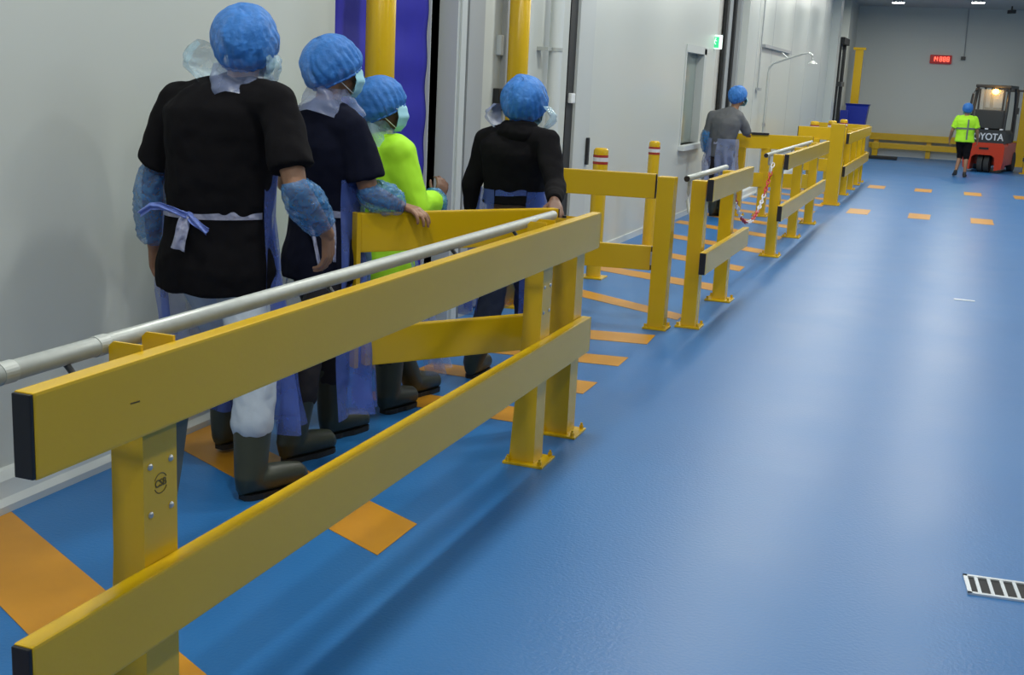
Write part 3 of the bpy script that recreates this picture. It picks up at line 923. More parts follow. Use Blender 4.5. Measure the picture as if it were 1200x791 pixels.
for sx in (-1, 1):
    fpart(MB().box((sx * 0.22, 2.45, 0.09), (0.12, 0.95, 0.04)).box((sx * 0.22, 2.0, 0.35), (0.12, 0.04, 0.55)), 'fork', 'rubber')
fpart(MB().box((0.58, 0.85, 1.45), (0.05, 0.05, 1.25)).box((0.62, 0.85, 2.05), (0.2, 0.05, 0.05)).box((0.60, 0.83, 1.55), (0.10, 0.06, 0.16)), 'mirror_arm', 'charcoal')
bl = bpy.data.lights.new('beacon_light', 'POINT'); bl.energy = 8; bl.color = (1, 0.5, 0.1); bl.shadow_soft_size = 0.08
blo = bpy.data.objects.new('beacon_light', bl); COL.objects.link(blo); blo.parent = fk
blo.location = FM @ V(0.10, -0.06, 2.0) - V(0.80, 33.4, 0)


# ------------------------------------------------------------------ people
def rot_axes(yaw):
    return V(math.cos(yaw), math.sin(yaw), 0), V(-math.sin(yaw), math.cos(yaw), 0)


def hand(b_, wr, d, palm_n, side, s=1.0, curl=0.35, spread=0.10, thumb_curl=0.3):
    """five fingers: d = direction of hand, palm_n = where the palm faces, side = direction of the thumb"""
    d = d.normalized(); side = (side - d * side.dot(d)).normalized(); pn = d.cross(side)
    if pn.dot(palm_n) < 0:
        pn = -pn
    kn = []
    for k, off in enumerate((0.030, 0.011, -0.009, -0.028)):
        base = wr + d * 0.012 * s + side * off * 0.6 * s
        kp = wr + d * (0.088 - abs(off - 0.005) * 0.25) * s + side * off * s
        b_.caps(base, 0.0155 * s, kp, 0.0115 * s)
        kn.append(kp)
    lens = ((0.040, 0.024, 0.019), (0.044, 0.028, 0.020), (0.041, 0.026, 0.019), (0.032, 0.020, 0.017))
    for k, kp in enumerate(kn):
        a = spread * (1.5 - k)
        fd = (d + side * a).normalized()
        p = kp
        ang = 0
        for j, L in enumerate(lens[k]):
            ang += curl * (1.0 if j == 0 else 1.15)
            q = p + (fd * math.cos(ang) + pn * math.sin(ang)) * L * s
            b_.caps(p, (0.0098 - 0.0008 * j) * s, q, (0.0090 - 0.0008 * j) * s)
            p = q
    t0 = wr + d * 0.022 * s + side * 0.022 * s
    t1 = t0 + (d * 0.55 + side * 0.75 + pn * 0.25).normalized() * 0.040 * s
    t2 = t1 + (d * 0.85 + side * 0.35 + pn * thumb_curl).normalized() * 0.032 * s
    t3 = t2 + (d * 0.95 + side * 0.1 + pn * thumb_curl * 1.4).normalized() * 0.024 * s
    b_.caps(t0, 0.014 * s, t1, 0.0115 * s)
    b_.caps(t1, 0.0112 * s, t2, 0.0098 * s)
    b_.caps(t2, 0.0098 * s, t3, 0.0085 * s)


def wr_noise(amp, freq, seed=0.0, ridge=False):
    def f(co, n):
        q = noise.noise(V(co.x * freq + seed, co.y * freq, co.z * freq * 0.8))
        q2 = noise.noise(V(co.x * freq * 2.7, co.y * freq * 2.7 + seed, co.z * freq * 2.2))
        return co + n * amp * (q + 0.45 * q2)
    return f


def torso_rings(J, s, wd, yaw, pad=0.0, low=None, shoulders=True, padl=None):
    R_, F_ = rot_axes(yaw)
    P = [J['pelvis'], J['waist'], J['chest'], J['neck']]
    rings = []
    padl = pad if padl is None else padl
    pel, wai, che, nec = [Vector(p) for p in P]
    sh_mid = (Vector(J['shL']) + Vector(J['shR'])) / 2
    seq = []
    if low is not None and low > 0:
        seq.append((pel + (pel - wai).normalized() * low, 0.165, 0.115, padl))
    if low is not None and low < 0:
        seq += [(pel.lerp(wai, -low / (wai - pel).length), 0.155, 0.110, padl), (wai,0.148, 0.105, pad)]
        seq.pop() if -low > 0.95 * (wai - pel).length else None
    else:
        seq += [(pel, 0.168, 0.118, padl), (pel.lerp(wai, 0.55), 0.158, 0.112, pad)]
    seq += [(wai, 0.148, 0.105, pad), (wai.lerp(che, 0.5), 0.160, 0.112, pad), (che, 0.178, 0.120, pad), (che.lerp(sh_mid, 0.75), 0.182, 0.108, pad)]
    top = sh_mid.lerp(nec, 0.35)
    seq += [(top, 0.150, 0.085, pad * 0.7), (sh_mid.lerp(nec, 0.8), 0.090, 0.068, pad * 0.5)]
    for c, rx, ry, pd in seq:
        rings.append((c, rx * s * wd + pd, ry * s * (0.5 + 0.5 * wd) + pd, R_, F_))
    return rings


def person(kind, J, yaw, label, s=1.0, wd=1.0, head_yaw=None, head_pitch=0.0, voxel=0.008, feet=None, top=None, legs=None, boots='boot', hands=None, skin='skin',
           sleeves=None, cap=True, mask=True, apron=None, cover=None, shirt_low=0.1, boot_h=0.36, cap_s=1.0, extra=None, mask_col='mask', barelegs=False):
    head_yaw = yaw if head_yaw is None else head_yaw
    J = {k: Vector(v) for k, v in J.items()}
    R_, F_ = rot_axes(yaw)
    HR_, HF_ = rot_axes(head_yaw)
    hrot = Matrix((HR_, HF_, V(0, 0, 1))).transposed() @ Matrix.Rotation(head_pitch, 3, 'X')
    base = (feet['L'][0] + feet['R'][0]) / 2 if feet else V(J['pelvis'].x, J['pelvis'].y, 0)
    base = V(base.x, base.y, 0)
    root = thing('person', base, label, 'person')
    H = J['head'] - V(0, 0, 0.02)
    an = {}
    # ---- body
    b_ = MB()
    b_.loft(torso_rings(J, s, wd, yaw, 0.0, low=0.07))
    b_.caps(J['neck'] - V(0, 0, 0.06 * s), 0.062 * s, H - HF_ * 0.02 - V(0, 0, 0.03), 0.056 * s)
    # skull, jaw, brow, nose, ears, lips
    hm = lambda x, y, z: H + hrot @ V(x, y, z)
    b_.ball(hm(0, -0.010, 0.020), (0.074, 0.094, 0.088), hrot)
    b_.ball(hm(0, 0.022, -0.050), (0.056, 0.066, 0.066), hrot)
    b_.ball(hm(0, 0.052, -0.092), (0.026, 0.024, 0.020), hrot)
    b_.caps(hm(0, 0.082, 0.010), 0.010, hm(0, 0.104, -0.032), 0.014)
    b_.caps(hm(-0.032, 0.074, 0.026), 0.012, hm(0.032, 0.074, 0.026), 0.012)
    b_.caps(hm(-0.018, 0.086, -0.062), 0.008, hm(0.018, 0.086, -0.062), 0.008)
    for sx in (-1, 1):
        b_.ball(hm(sx * 0.080, -0.004, -0.012), (0.012, 0.020, 0.033), hrot @ Matrix.Rotation(sx * 0.35, 3, 'Z'), sub=2)
        b_.ball(hm(sx * 0.042, 0.055, -0.020), (0.024, 0.026, 0.020), hrot, sub=2)
    for sd in ('L', 'R'):
        sh_, el, wr = J['sh' + sd], J['el' + sd], J['wr' + sd]
        b_.caps(sh_, 0.060 * s, el, 0.044 * s)
        b_.caps(el, 0.045 * s, el.lerp(wr, 0.35), 0.044 * s)
        b_.caps(el.lerp(wr, 0.35), 0.044 * s, wr, 0.028 * s)
        b_.caps(J['chest'].lerp(J['neck'], 0.6), 0.08 * s, sh_, 0.062 * s)
        hd = (hands or {}).get(sd)
        if hd:
            hand(b_, wr, hd['d'], hd['n'], hd['t'], s * 1.02, hd.get('curl', 0.35), hd.get('spread', 0.10))
        else:
            hand(b_, wr, (wr - el).normalized() + V(0, 0, -0.6), (R_ if sd == 'L' else -R_), F_, s, 0.4)
        # legs
        hp, kn = J['hip' + sd], J['kn' + sd]
        heel, toe = feet[sd]
        fd = (toe - heel); fl = fd.length; fd.normalize()
        ank = heel + fd * 0.05 * s + V(0, 0, 0.085)
        an[sd] = (ank, fd, fl, heel, toe)
        b_.caps(hp, 0.088 * s * (0.6 + 0.4 * wd), kn, 0.056 * s)
        b_.caps(kn, 0.055 * s, kn.lerp(ank, 0.35) - F_ * 0.012, 0.052 * s)
        b_.caps(kn.lerp(ank, 0.35) - F_ * 0.012, 0.052 * s, ank, 0.036 * s)
        b_.caps(ank, 0.036 * s, heel + fd * fl * 0.8 + V(0, 0, 0.04), 0.026 * s)
    b_.build('body', skin, root, voxel=voxel, relax=2)
    # eyes
    for sx in (-1, 1):
        MB().ball(hm(sx * 0.030, 0.076, 0.004), 0.011, sub=2).build('eye', 'eye', root, smooth=True)
        MB().ball(hm(sx * 0.030, 0.0845, 0.004), 0.0045, sub=2).build('iris', 'iris', root, smooth=True)
    # hair shell
    hb_ = MB()
    hb_.ball(hm(0, -0.018, 0.028), (0.092, 0.108, 0.102), hrot)
    hb_.ball(hm(0, -0.050, -0.030), (0.060, 0.052, 0.055), hrot)
    hb_.build('hair', 'hair', root, voxel=0.008, relax=2)
    # ---- hairnet
    if cap:
        cb = MB()
        cm = hrot @ Matrix.Rotation(0.50, 3, 'X')
        cc = hm(0, -0.028, 0.022)
        sx_ = cap_s
        seed = H.x * 7
        def capf(u, v):
            th = v * 2.13          # polar angle
            ph = u * 2 * PI
            fl = 1 + 0.042 * math.sin(ph * 23 + 4 * noise.noise(V(ph, v * 3, seed))) * (v ** 1.5) + 0.09 * noise.noise(V(math.cos(ph) * 1.9, math.sin(ph) * 1.9, v * 3 + seed)) + 0.035 * noise.noise(V(math.cos(ph) * 6, math.sin(ph) * 6, v * 9 + seed))
            rim = 1.0 if v < 0.88 else 1.0 - (v - 0.88) / 0.12 * 0.12
            x = 0.128 * sx_ * math.sin(th) ** 0.85 * math.cos(ph) * fl * rim
            y = 0.142 * sx_ * math.sin(th) ** 0.85 * math.sin(ph) * fl * rim
            z = 0.135 * sx_ * math.cos(th) * (1 + 0.06 * noise.noise(V(math.cos(ph), math.sin(ph), 2 + seed)))
            return cc + cm @ V(x, y, z)
        cb.sheet(capf, 96, 30)
        bmesh.ops.remove_doubles(cb.bm, verts=cb.bm.verts[:], dist=0.0004)
        net = cb.build('hairnet', 'cap_film', root, smooth=True)
        pts = [capf(k / 96, 0.985) for k in range(97)]
        rbm = MB()
        rbm.tube(pts, 0.0055, 8)
        rbm.build('elastic_rim', 'hat_rim', net, smooth=True)
    # ---- mask
    if mask:
        mb_ = MB()
        def mf(u, v):
            a = (u - 0.5) * 2.3
            zz = 0.016 - 0.135 * v
            bul = math.sin(PI * min(1, max(0, v))) * 0.030 + 0.0025 * math.sin(v * 18)
            rx, ry = 0.082, 0.100
            return hm((rx + bul) * math.sin(a), 0.012 + (ry + bul) * math.cos(a) * (1 - 0.18 * v), zz)
        mb_.sheet(mf, 24, 16)
        mo = mb_.build('face_mask', mask_col, root, smooth=True, solid=0.002)
        for sx in (-1, 1):
            e0 = mf(0.5 + sx * 0.5, 0.15); e1 = mf(0.5 + sx * 0.5, 0.85)
            MB().tube([e0, hm(sx * 0.086, 0.0, 0.012), hm(sx * 0.090, -0.024, -0.008), hm(sx * 0.086, -0.006, -0.05), e1], 0.0022, 6).build('ear_loop', 'elastic', mo, smooth=True)
    # ---- trousers and boots
    if legs:
        tb_ = MB()
        tb_.loft([(J['waist'].lerp(J['pelvis'], 0.55), 0.158 * s * wd + 0.008, 0.112 * s + 0.01, R_, F_), (J['pelvis'], 0.172 * s * wd + 0.008, 0.122 * s + 0.012, R_, F_), (J['pelvis'] - V(0, 0, 0.08 * s), 0.165 * s * wd, 0.118 * s + 0.01, R_, F_)])
        for sd in ('L', 'R'):
            ank, fd, fl, heel, toe = an[sd]
            hp, kn = J['hip' + sd], J['kn' + sd]
            tb_.caps(hp, 0.102 * s * (0.6 + 0.4 * wd), kn, 0.076 * s, 3)
            if barelegs:
                continue
            if boots == 'boot':
                e = kn.lerp(ank, 0.45)
                tb_.caps(kn, 0.082 * s, e, 0.084 * s, 3)
            else:
                tb_.caps(kn, 0.074 * s, ank + V(0, 0, 0.02), 0.058 * s, 3)
        tb_.build('trousers', legs, root, voxel=max(voxel, 0.010), relax=2, disp=wr_noise(0.010, 11, 3))
    for sd in ('L', 'R'):
        ank, fd, fl, heel, toe = an[sd]
        kn = J['kn' + sd]
        sd_ = V(fd.y, -fd.x, 0)
        if boots == 'boot':
            lean = (kn - ank); lean.normalize()
            bb = MB()
            top_ = ank + lean * (boot_h - 0.085)
            up1 = ank + lean * 0.06
            bb.loft([(heel + fd * 0.055 + V(0, 0, 0.05), 0.048, 0.062, sd_, fd), (ank + V(0, 0, 0.01), 0.060, 0.070, sd_, fd), (up1, 0.068, 0.072, sd_, fd), (ank.lerp(top_, 0.55), 0.074, 0.078, sd_, fd), (top_, 0.082, 0.086, sd_, fd)])
            n = 10
            foot = []
            for k in range(n + 1):
                t = k / n
                hw = 0.046 + 0.014 * math.sin(PI * min(1, t * 1.15)) if t < 0.9 else 0.046 * math.sqrt(max(0.05, 1 - ((t - 0.9) / 0.1) ** 2 * 0.8))
                hz = 0.054 - 0.012 * t + 0.008 * math.sin(PI * t) if t < 0.92 else 0.030
                if t < 0.08:
                    hw *= 0.8
                foot.append((heel + fd * fl * t + V(0, 0, 0.022 + hz), hw, hz, sd_, V(0, 0, 1)))
            bb.loft(foot)
            bo = bb.build('boot', 'boot', root, voxel=0.008, relax=3)
            so = MB()
            outl = []
            m_ = 14
            for k in range(m_):
                t = k / (m_ - 1)
                hw = 0.036 + 0.014 * math.sin(PI * min(1, t * 1.1)) - (0.014 if k in (0, m_ - 1) else 0)
                if 0.25 < t < 0.5:
                    hw -= 0.008
                outl.append((t, hw))
            pts = [heel + fd * (0.012 + (fl - 0.02) * t) + sd_ * hw for t, hw in outl] + [heel + fd * (0.012 + (fl - 0.02) * t) - sd_ * hw for t, hw in reversed(outl)]
            so.prism([(p.x, p.y) for p in pts], 'xy', heel.z + 0.001, heel.z + 0.026)
            so.build('sole', 'boot_sole', bo)
        else:
            bb = MB()
            foot = []
            for k in range(9):
                t = k / 8
                hw = 0.036 + 0.014 * math.sin(PI * min(1, t * 1.1))
                hz = (0.050 - 0.022 * t) if t < 0.95 else 0.018
                foot.append((heel + fd * fl * t + V(0, 0, 0.008 + hz), hw, hz, sd_, V(0, 0, 1)))
            bb.loft(foot)
            bb.caps(ank - V(0, 0, 0.02), 0.046, ank + V(0, 0, 0.02), 0.044)
            bb.build('shoe', boots, root, voxel=0.008, relax=2)
    # ---- shirt
    if top:
        col, kind = top[0], top[1]
        sb = MB()
        pad = top[2] if len(top) > 2 else 0.018
        sb.loft(torso_rings(J, s, wd, yaw, pad, low=shirt_low, padl=pad + 0.016), 36)
        for sd in ('L', 'R'):
            sh_, el, wr = J['sh' + sd], J['el' + sd], J['wr' + sd]
            sb.caps(J['chest'].lerp(J['neck'], 0.62), 0.098 * s, sh_, 0.074 * s)
            if kind == 'short':
                d = (el - sh_)
                e = sh_ + d * 0.78
                sb.caps(sh_, 0.072 * s, sh_ + d * 0.3, 0.073 * s, 3)
                sb.cyl(sh_ + d * 0.1, e, 0.074 * s, 0.086 * s, 28)
            else:
                k = (top[3] if len(top) > 3 else 1.18) if kind == 'loose' else 1.0
                sb.caps(sh_, 0.070 * s * k, el, 0.058 * s * k, 3)
                sb.caps(el, 0.058 * s * k, el.lerp(wr, 0.6), 0.050 * s * k, 3)
                sb.cyl(el.lerp(wr, 0.3), el.lerp(wr, 0.97), 0.052 * s * k, 0.040 * s * k, 24)
        sb.build({'short': 't_shirt', 'long': 'hooded_top', 'loose': 'long_sleeved_shirt'}[kind], col, root, voxel=max(voxel, 0.009), relax=9, disp=wr_noise(0.011, 8, 1))
        if kind == 'long':
            hd_ = MB()
            nk = J['neck']
            hd_.loft([(nk - F_ * 0.03 - V(0, 0, 0.09), 0.10 * s, 0.085 * s, R_, F_), (nk - F_ * 0.035 - V(0, 0, 0.04), 0.125 * s, 0.105 * s, R_, F_), (nk - F_ * 0.03 + V(0, 0, 0.0), 0.108 * s, 0.095 * s, R_, F_), (nk - F_ * 0.02 + V(0, 0, 0.025), 0.085 * s, 0.078 * s, R_, F_)])
            hd_.build('hood', col, root, voxel=0.01, relax=3, disp=wr_noise(0.01, 14, 2))
    # ---- plastic oversleeves
    for sd, (t0, t1, ra, rb_) in (cover or {}).items():
        sh_, el, wr = J['sh' + sd], J['el' + sd], J['wr' + sd]
        def along(t):
            return sh_.lerp(el, t) if t < 1 else el.lerp(wr, t - 1)
        n = 26
        pts = [along(t0 + (t1 - t0) * k / n) for k in range(n + 1)]
        for _ in range(4):
            pts = [pts[0]] + [(pts[i - 1] + pts[i] * 2 + pts[i + 1]) / 4 for i in range(1, n)] + [pts[-1]]
        ob = MB()
        rings = []
        for k, p in enumerate(pts):
            t = k / n
            d = (pts[min(n, k + 1)] - pts[max(0, k - 1)]).normalized()
            sdv = d.cross(V(0, 1, 0.2)).normalized(); nn = sdv.cross(d).normalized()
            rad = ra + (rb_ - ra) * t + 0.022 * math.sin(PI * t)
            if k in (0, n):
                rad *= 0.86
            rings.append((p, rad, rad, sdv, nn))
        ob.loft(rings, 40, close=False)
        def dsp_(co, nrm, sd=sd):
            q = noise.noise(V(co.x * 34 + 5, co.y * 34, co.z * 60)) + 0.6 * noise.noise(V(co.x * 80, co.y * 80, co.z * 90))
            return co + nrm * 0.009 * q
        ob.build('plastic_sleeve', 'sleeve_film', root, smooth=True, disp=dsp_)
    # ---- apron
    if apron:
        a = dict(z0=0.32, a0=-2.0, a1=2.0, ztop=None, mat='apron_film', flare=0.10, pad=0.035)
        a.update(apron)
        wz = J['waist'].z
        zt = a['ztop'] or J['chest'].z
        ab = MB()
        pel, wai, che = J['pelvis'], J['waist'], J['chest']
        fm = (feet['L'][0] + feet['R'][0]) / 2
        seed = J['head'].y
        def apf(u, v):
            z = zt + (a['z0'] - zt) * v
            ang = a['a0'] + (a['a1'] - a['a0']) * u
            if z > wai.z:
                c = wai.lerp(che, (z - wai.z) / max(0.01, che.z - wai.z))
            elif z > pel.z:
                c = pel.lerp(wai, (z - pel.z) / max(0.01, wai.z - pel.z))
            else:
                f_ = (pel.z - z) / max(0.01, pel.z)
                c = pel.lerp(V(fm.x, fm.y, 0) + F_ * 0.08, f_)
            down = max(0, (wai.z - z))
            p_ = a['pad'] + a['flare'] * down
            rx = 0.155 * s * wd + p_; ry = 0.125 * s + p_
            w_ = 0.018 * (1 + down * 2) * math.sin(ang * 9 + 4 * noise.noise(V(u * 3, v * 2, seed))) * min(1, down * 4 + 0.15)
            w_ += 0.02 * noise.noise(V(u * 9, v * 5, seed))
            return V(c.x, c.y, z) + R_ * ((rx + w_) * math.sin(ang)) + F_ * ((ry + w_) * math.cos(ang))
        ab.sheet(apf, 90, 50)
        apo = ab.build('apron', a['mat'], root, smooth=True)
        # waist ties round the back
        tie = MB()
        def tf(u, v):
            ang = a['a1'] + u * (2 * PI - (a['a1'] - a['a0']))
            rx = 0.155 * s * wd + 0.03; ry = 0.118 * s + 0.026
            c = wai + V(0, 0, 0.01 + 0.004 * math.sin(u * 9) - 0.012 * u)
            wid = 0.014 + 0.003 * math.sin(u * 9)
            return c + R_ * (rx * math.sin(ang)) + F_ * (ry * math.cos(ang)) + V(0, 0, (v - 0.5) * wid * 2)
        tie.sheet(tf, 60, 4)
        tie.build('apron_tie', a.get('tie', 'ribbon_pale'), apo, smooth=True)
        if a.get('bow'):
            bx, tails = a['bow']
            kp = wai - F_ * (0.118 * s + 0.034) + R_ * bx + V(0, 0, 0.004)
            kb = MB()
            kb.ball(kp, (0.022, 0.016, 0.017), sub=2)
            def strip(pts, w0, w1, mname, nm):
                sb_ = MB()
                n = len(pts) - 1
                P_ = [Vector(p) for p in pts]
                def sf(u, v):
                    x = u * n; i = min(n - 1, int(x)); f_ = x - i
                    p = P_[i].lerp(P_[i + 1], f_)
                    d = (P_[i + 1] - P_[i]).normalized()
                    up = (-F_).cross(d).normalized()
                    w_ = w0 + (w1 - w0) * u
                    return p + up * (v - 0.5) * w_ - F_ * (0.008 * math.sin(v * 9 + u * 6))
                sb_.sheet(sf, n * 8, 8)
                sb_.build(nm, mname, apo, smooth=True, solid=0.0015)
            for tl in tails:
                pts = [kp + R_ * q[0] + V(0, 0, q[1]) - F_ * q[2] for q in tl['p']]
                strip(pts, tl['w'][0], tl['w'][1], tl['m'], tl['n'])
            kb.build('tie_knot', 'ribbon_film', apo, smooth=True)
        # bib edge / neck collar of clear film
        if a.get('collar'):
            cl = MB()
            nk = J['neck']
            r0, r1, hz = a['collar'][:3]
            def cf(u, v):
                ang = u * 2 * PI
                rr_ = r0 + (r1 - r0) * v + 0.012 * math.sin(ang * 5 + v * 4) + 0.02 * noise.noise(V(u * 6, v * 3, seed))
                z = nk.z + hz * (1 - v) - 0.055 * v + 0.02 * noise.noise(V(u * 5, 3, seed)) - 0.03 * v * abs(math.sin(ang))
                return V(nk.x, nk.y, z) + R_ * (rr_ * 1.12 * math.sin(ang)) + F_ * (rr_ * math.cos(ang) + 0.01)
            cl.sheet(cf, 60, 12)
            cl.build('apron_collar', a['collar'][3], apo, smooth=True)
    if extra:
        extra(root, J, R_, F_, H, hm)
    return root


# --- man 1, black t-shirt, nearest
P1 = dict(head=(-2.742, 4.320, 1.885), neck=(-2.765, 4.300, 1.735), chest=(-2.835, 4.300, 1.53), waist=(-2.883, 4.320, 1.171), pelvis=(-2.912, 4.350, 0.93),
          shL=(-3.095, 4.33, 1.625), shR=(-2.545, 4.24, 1.645), elL=(-3.235, 4.350, 1.279), wrL=(-3.285, 4.420, 0.985), elR=(-2.425, 4.17, 1.325), wrR=(-2.395, 4.38, 1.12),
          hipL=(-3.01, 4.42, 0.88), hipR=(-2.81, 4.38, 0.88), knL=(-3.06, 4.66, 0.50), knR=(-2.665, 4.26, 0.50))


def p1_extra(root, J, R_, F_, H, hm):
    c = MB()
    # loose plastic bib puffing out to the left of the face
    def f(u, v):
        a = -1.9 + 1.5 * u
        r = 0.10 + (0.07 + 0.07 * math.sin(PI * v)) * math.sin(PI * (0.12 + 0.76 * u)) ** 0.6 + 0.012 * noise.noise(V(u * 5, v * 5, 1))
        z = J['neck'].z - 0.03 + 0.16 * v + 0.02 * math.sin(u * 5)
        return V(J['neck'].x, J['neck'].y, z) + R_ * (r * 1.15 * math.sin(a)) + F_ * (r * math.cos(a))
    c.sheet(f, 30, 16)
    c.build('loose_bib', 'pale_film', root, smooth=True)
    c = MB()
    def f2(u, v):
        a = 0.6 + 1.5 * u
        r = 0.125 + 0.03 * math.sin(PI * v) + 0.012 * noise.noise(V(u * 5, v * 5, 2))
        z = J['neck'].z - 0.02 + 0.15 * v
        return V(J['neck'].x, J['neck'].y, z) + R_ * (r * 1.1 * math.sin(a)) + F_ * (r * math.cos(a))
    c.sheet(f2, 30, 16)
    c.build('loose_bib', 'pale_film', root, smooth=True)


person('p1', P1, 0.16, 'nearest man, in black t-shirt and white trousers, plastic apron bow at his back', s=1.10, wd=1.22,
       head_yaw=0.25, voxel=0.0065, feet={'R': (V(-2.64, 4.10, 0), V(-2.50, 4.41, 0)), 'L': (V(-3.07, 4.58, 0.02), V(-3.02, 4.90, 0))},
       top=('black_cloth', 'short', 0.030), legs='white_cloth', shirt_low=0.10, cap_s=1.06,
       cover={'L': (0.80, 1.93, 0.062, 0.062), 'R': (0.94, 1.80, 0.058, 0.060)},
       apron=dict(a0=-1.75, a1=1.95, z0=0.22, ztop=1.36, mat='apron_film', collar=(0.088, 0.15, 0.07, 'apron_clear'), flare=0.06,
                  bow=(-0.055, [
                      dict(p=[(0, 0, 0.01), (-0.05, 0.02, 0.03), (-0.11, 0.035, 0.035), (-0.16, 0.03, 0.02), (-0.22, -0.01, 0.0)], w=(0.03, 0.028), m='ribbon_film', n='bow_loop'),
                      dict(p=[(0, 0, 0.012), (0.05, -0.028, 0.03), (0.10, -0.055, 0.035)], w=(0.026, 0.034), m='ribbon_film', n='bow_loop'),
                      dict(p=[(-0.01, 0, 0.012), (-0.018, -0.06, 0.03), (-0.035, -0.14, 0.03)], w=(0.04, 0.065), m='ribbon_pale', n='bow_tail')])),
       hands={'R': dict(d=V(-0.02, 0.15, -1), n=V(-1, 0, 0), t=V(0, 1, 0), curl=0.4), 'L': dict(d=V(0, 0.15, -1), n=V(1, 0, 0), t=V(0, 1, 0), curl=0.4)},
       extra=p1_extra)

# --- man 2, navy t-shirt, hand on the gate
P2 = dict(head=(-2.69, 4.98, 1.805), neck=(-2.725, 4.950, 1.655), chest=(-2.725, 4.950, 1.44), waist=(-2.735, 4.970, 1.13), pelvis=(-2.73, 4.950, 0.92),
          shL=(-2.925, 5.03, 1.53), shR=(-2.555, 4.89, 1.53), elL=(-3.02, 5.100, 1.237), wrL=(-3.00, 5.340, 1.10), elR=(-2.478, 4.92, 1.245), wrR=(-2.405, 5.10, 1.178),
          hipL=(-2.82, 5.00, 0.88), hipR=(-2.64, 4.92, 0.88), knL=(-2.74, 5.08, 0.50), knR=(-2.72, 4.78, 0.50))
person('p2', P2, -0.10, 'man in dark navy t-shirt and pale blue mask, hand resting on the gate', s=1.03, wd=1.0,
       head_yaw=-0.75, voxel=0.0055, feet={'R': (V(-2.735, 4.60, 0), V(-2.62, 4.89, 0)), 'L': (V(-2.75, 5.02, 0), V(-2.65, 5.30, 0))},
       top=('navy_cloth', 'short', 0.022), legs='dark_trousers', shirt_low=0.10,
       cover={'R': (0.90, 1.93, 0.056, 0.058)},
       apron=dict(a0=-1.7, a1=2.2, z0=0.20, ztop=1.30, flare=0.07, mat='apron_film', collar=(0.075, 0.15, 0.06, 'apron_clear'),
                  bow=(0.03, [dict(p=[(0, 0, 0.01), (0.03, -0.09, 0.02), (0.07, -0.22, 0.02)], w=(0.016, 0.022), m='ribbon_pale', n='tie_tail'),
                              dict(p=[(0.12, 0.01, 0.0), (0.14, -0.09, 0.01), (0.145, -0.2, 0.01)], w=(0.012, 0.016), m='ribbon_pale', n='tie_tail')])),
       hands={'R': dict(d=V(0.80, -0.10, -0.12), n=V(0, 0, -1), t=V(0.4, 0.9, 0), curl=0.42, spread=0.14)})

# --- person 3, hi-vis
P3 = dict(head=(-2.775, 5.650, 1.630), neck=(-2.82, 5.640, 1.49), chest=(-2.824, 5.650, 1.30), waist=(-2.816, 5.650, 1.03), pelvis=(-2.80, 5.650, 0.83),
          shL=(-2.985, 5.73, 1.385), shR=(-2.665, 5.59, 1.385), elL=(-3.060, 5.800, 1.115), wrL=(-3.02, 6.03, 1.05), elR=(-2.575, 5.62, 1.11), wrR=(-2.545, 5.87, 1.13),
          hipL=(-2.88, 5.70, 0.80), hipR=(-2.73, 5.62, 0.80), knL=(-2.82, 5.84, 0.44), knR=(-2.715, 5.68, 0.44))
person('p3', P3, -0.35, 'person in a bright fluorescent yellow long-sleeved top walking behind the open gate', s=0.95, wd=1.05,
       head_yaw=-0.95, voxel=0.007, skin='skin_dark', feet={'R': (V(-2.70, 5.56, 0), V(-2.62, 5.82, 0)), 'L': (V(-2.72, 5.92, 0), V(-2.64, 6.18, 0))},
       top=('hivis', 'loose', 0.050, 1.5), legs='dark_trousers', shirt_low=0.22, mask_col='mask',
       apron=dict(a0=-1.9, a1=1.7, z0=0.22, ztop=1.20, mat='apron_clear', collar=(0.07, 0.13, 0.06, 'pale_film')),
       cover={'R': (1.70, 2.0, 0.060, 0.046)},
       hands={'R': dict(d=V(0.1, 0.35, 0.9), n=V(-0.8, 0.5, 0), t=V(-0.5, -0.6, 0.2), curl=0.5)})

# --- man 4, black hoodie
P4 = dict(head=(-2.291, 6.450, 1.667), neck=(-2.291, 6.400, 1.53), chest=(-2.309, 6.400, 1.37), waist=(-2.325, 6.450, 1.15), pelvis=(-2.339, 6.500, 0.94),
          shL=(-2.50, 6.44, 1.435), shR=(-2.115, 6.36, 1.45), elL=(-2.590, 6.450, 1.175), wrL=(-2.61, 6.52, 0.94), elR=(-2.005, 6.22, 1.225), wrR=(-1.935, 5.99, 1.165),
          hipL=(-2.42, 6.50, 0.90), hipR=(-2.26, 6.50, 0.90), knL=(-2.47, 6.53, 0.47), knR=(-2.36, 6.86, 0.50))


def p4_extra(root, J, R_, F_, H, hm):
    for sx in (-1, 1):
        c = MB()
        def f(u, v, sx=sx):
            a = sx * (0.75 + 1.35 * u)
            r = 0.125 + 0.045 * math.sin(PI * v) + 0.012 * noise.noise(V(u * 5, v * 5, sx))
            z = J['neck'].z - 0.015 + 0.13 * v
            return V(J['neck'].x, J['neck'].y, z) + R_ * (r * 1.2 * math.sin(a)) + F_ * (r * math.cos(a))
        c.sheet(f, 30, 14)
        c.build('loose_bib', 'apron_clear' if sx < 0 else 'pale_film', root, smooth=True)


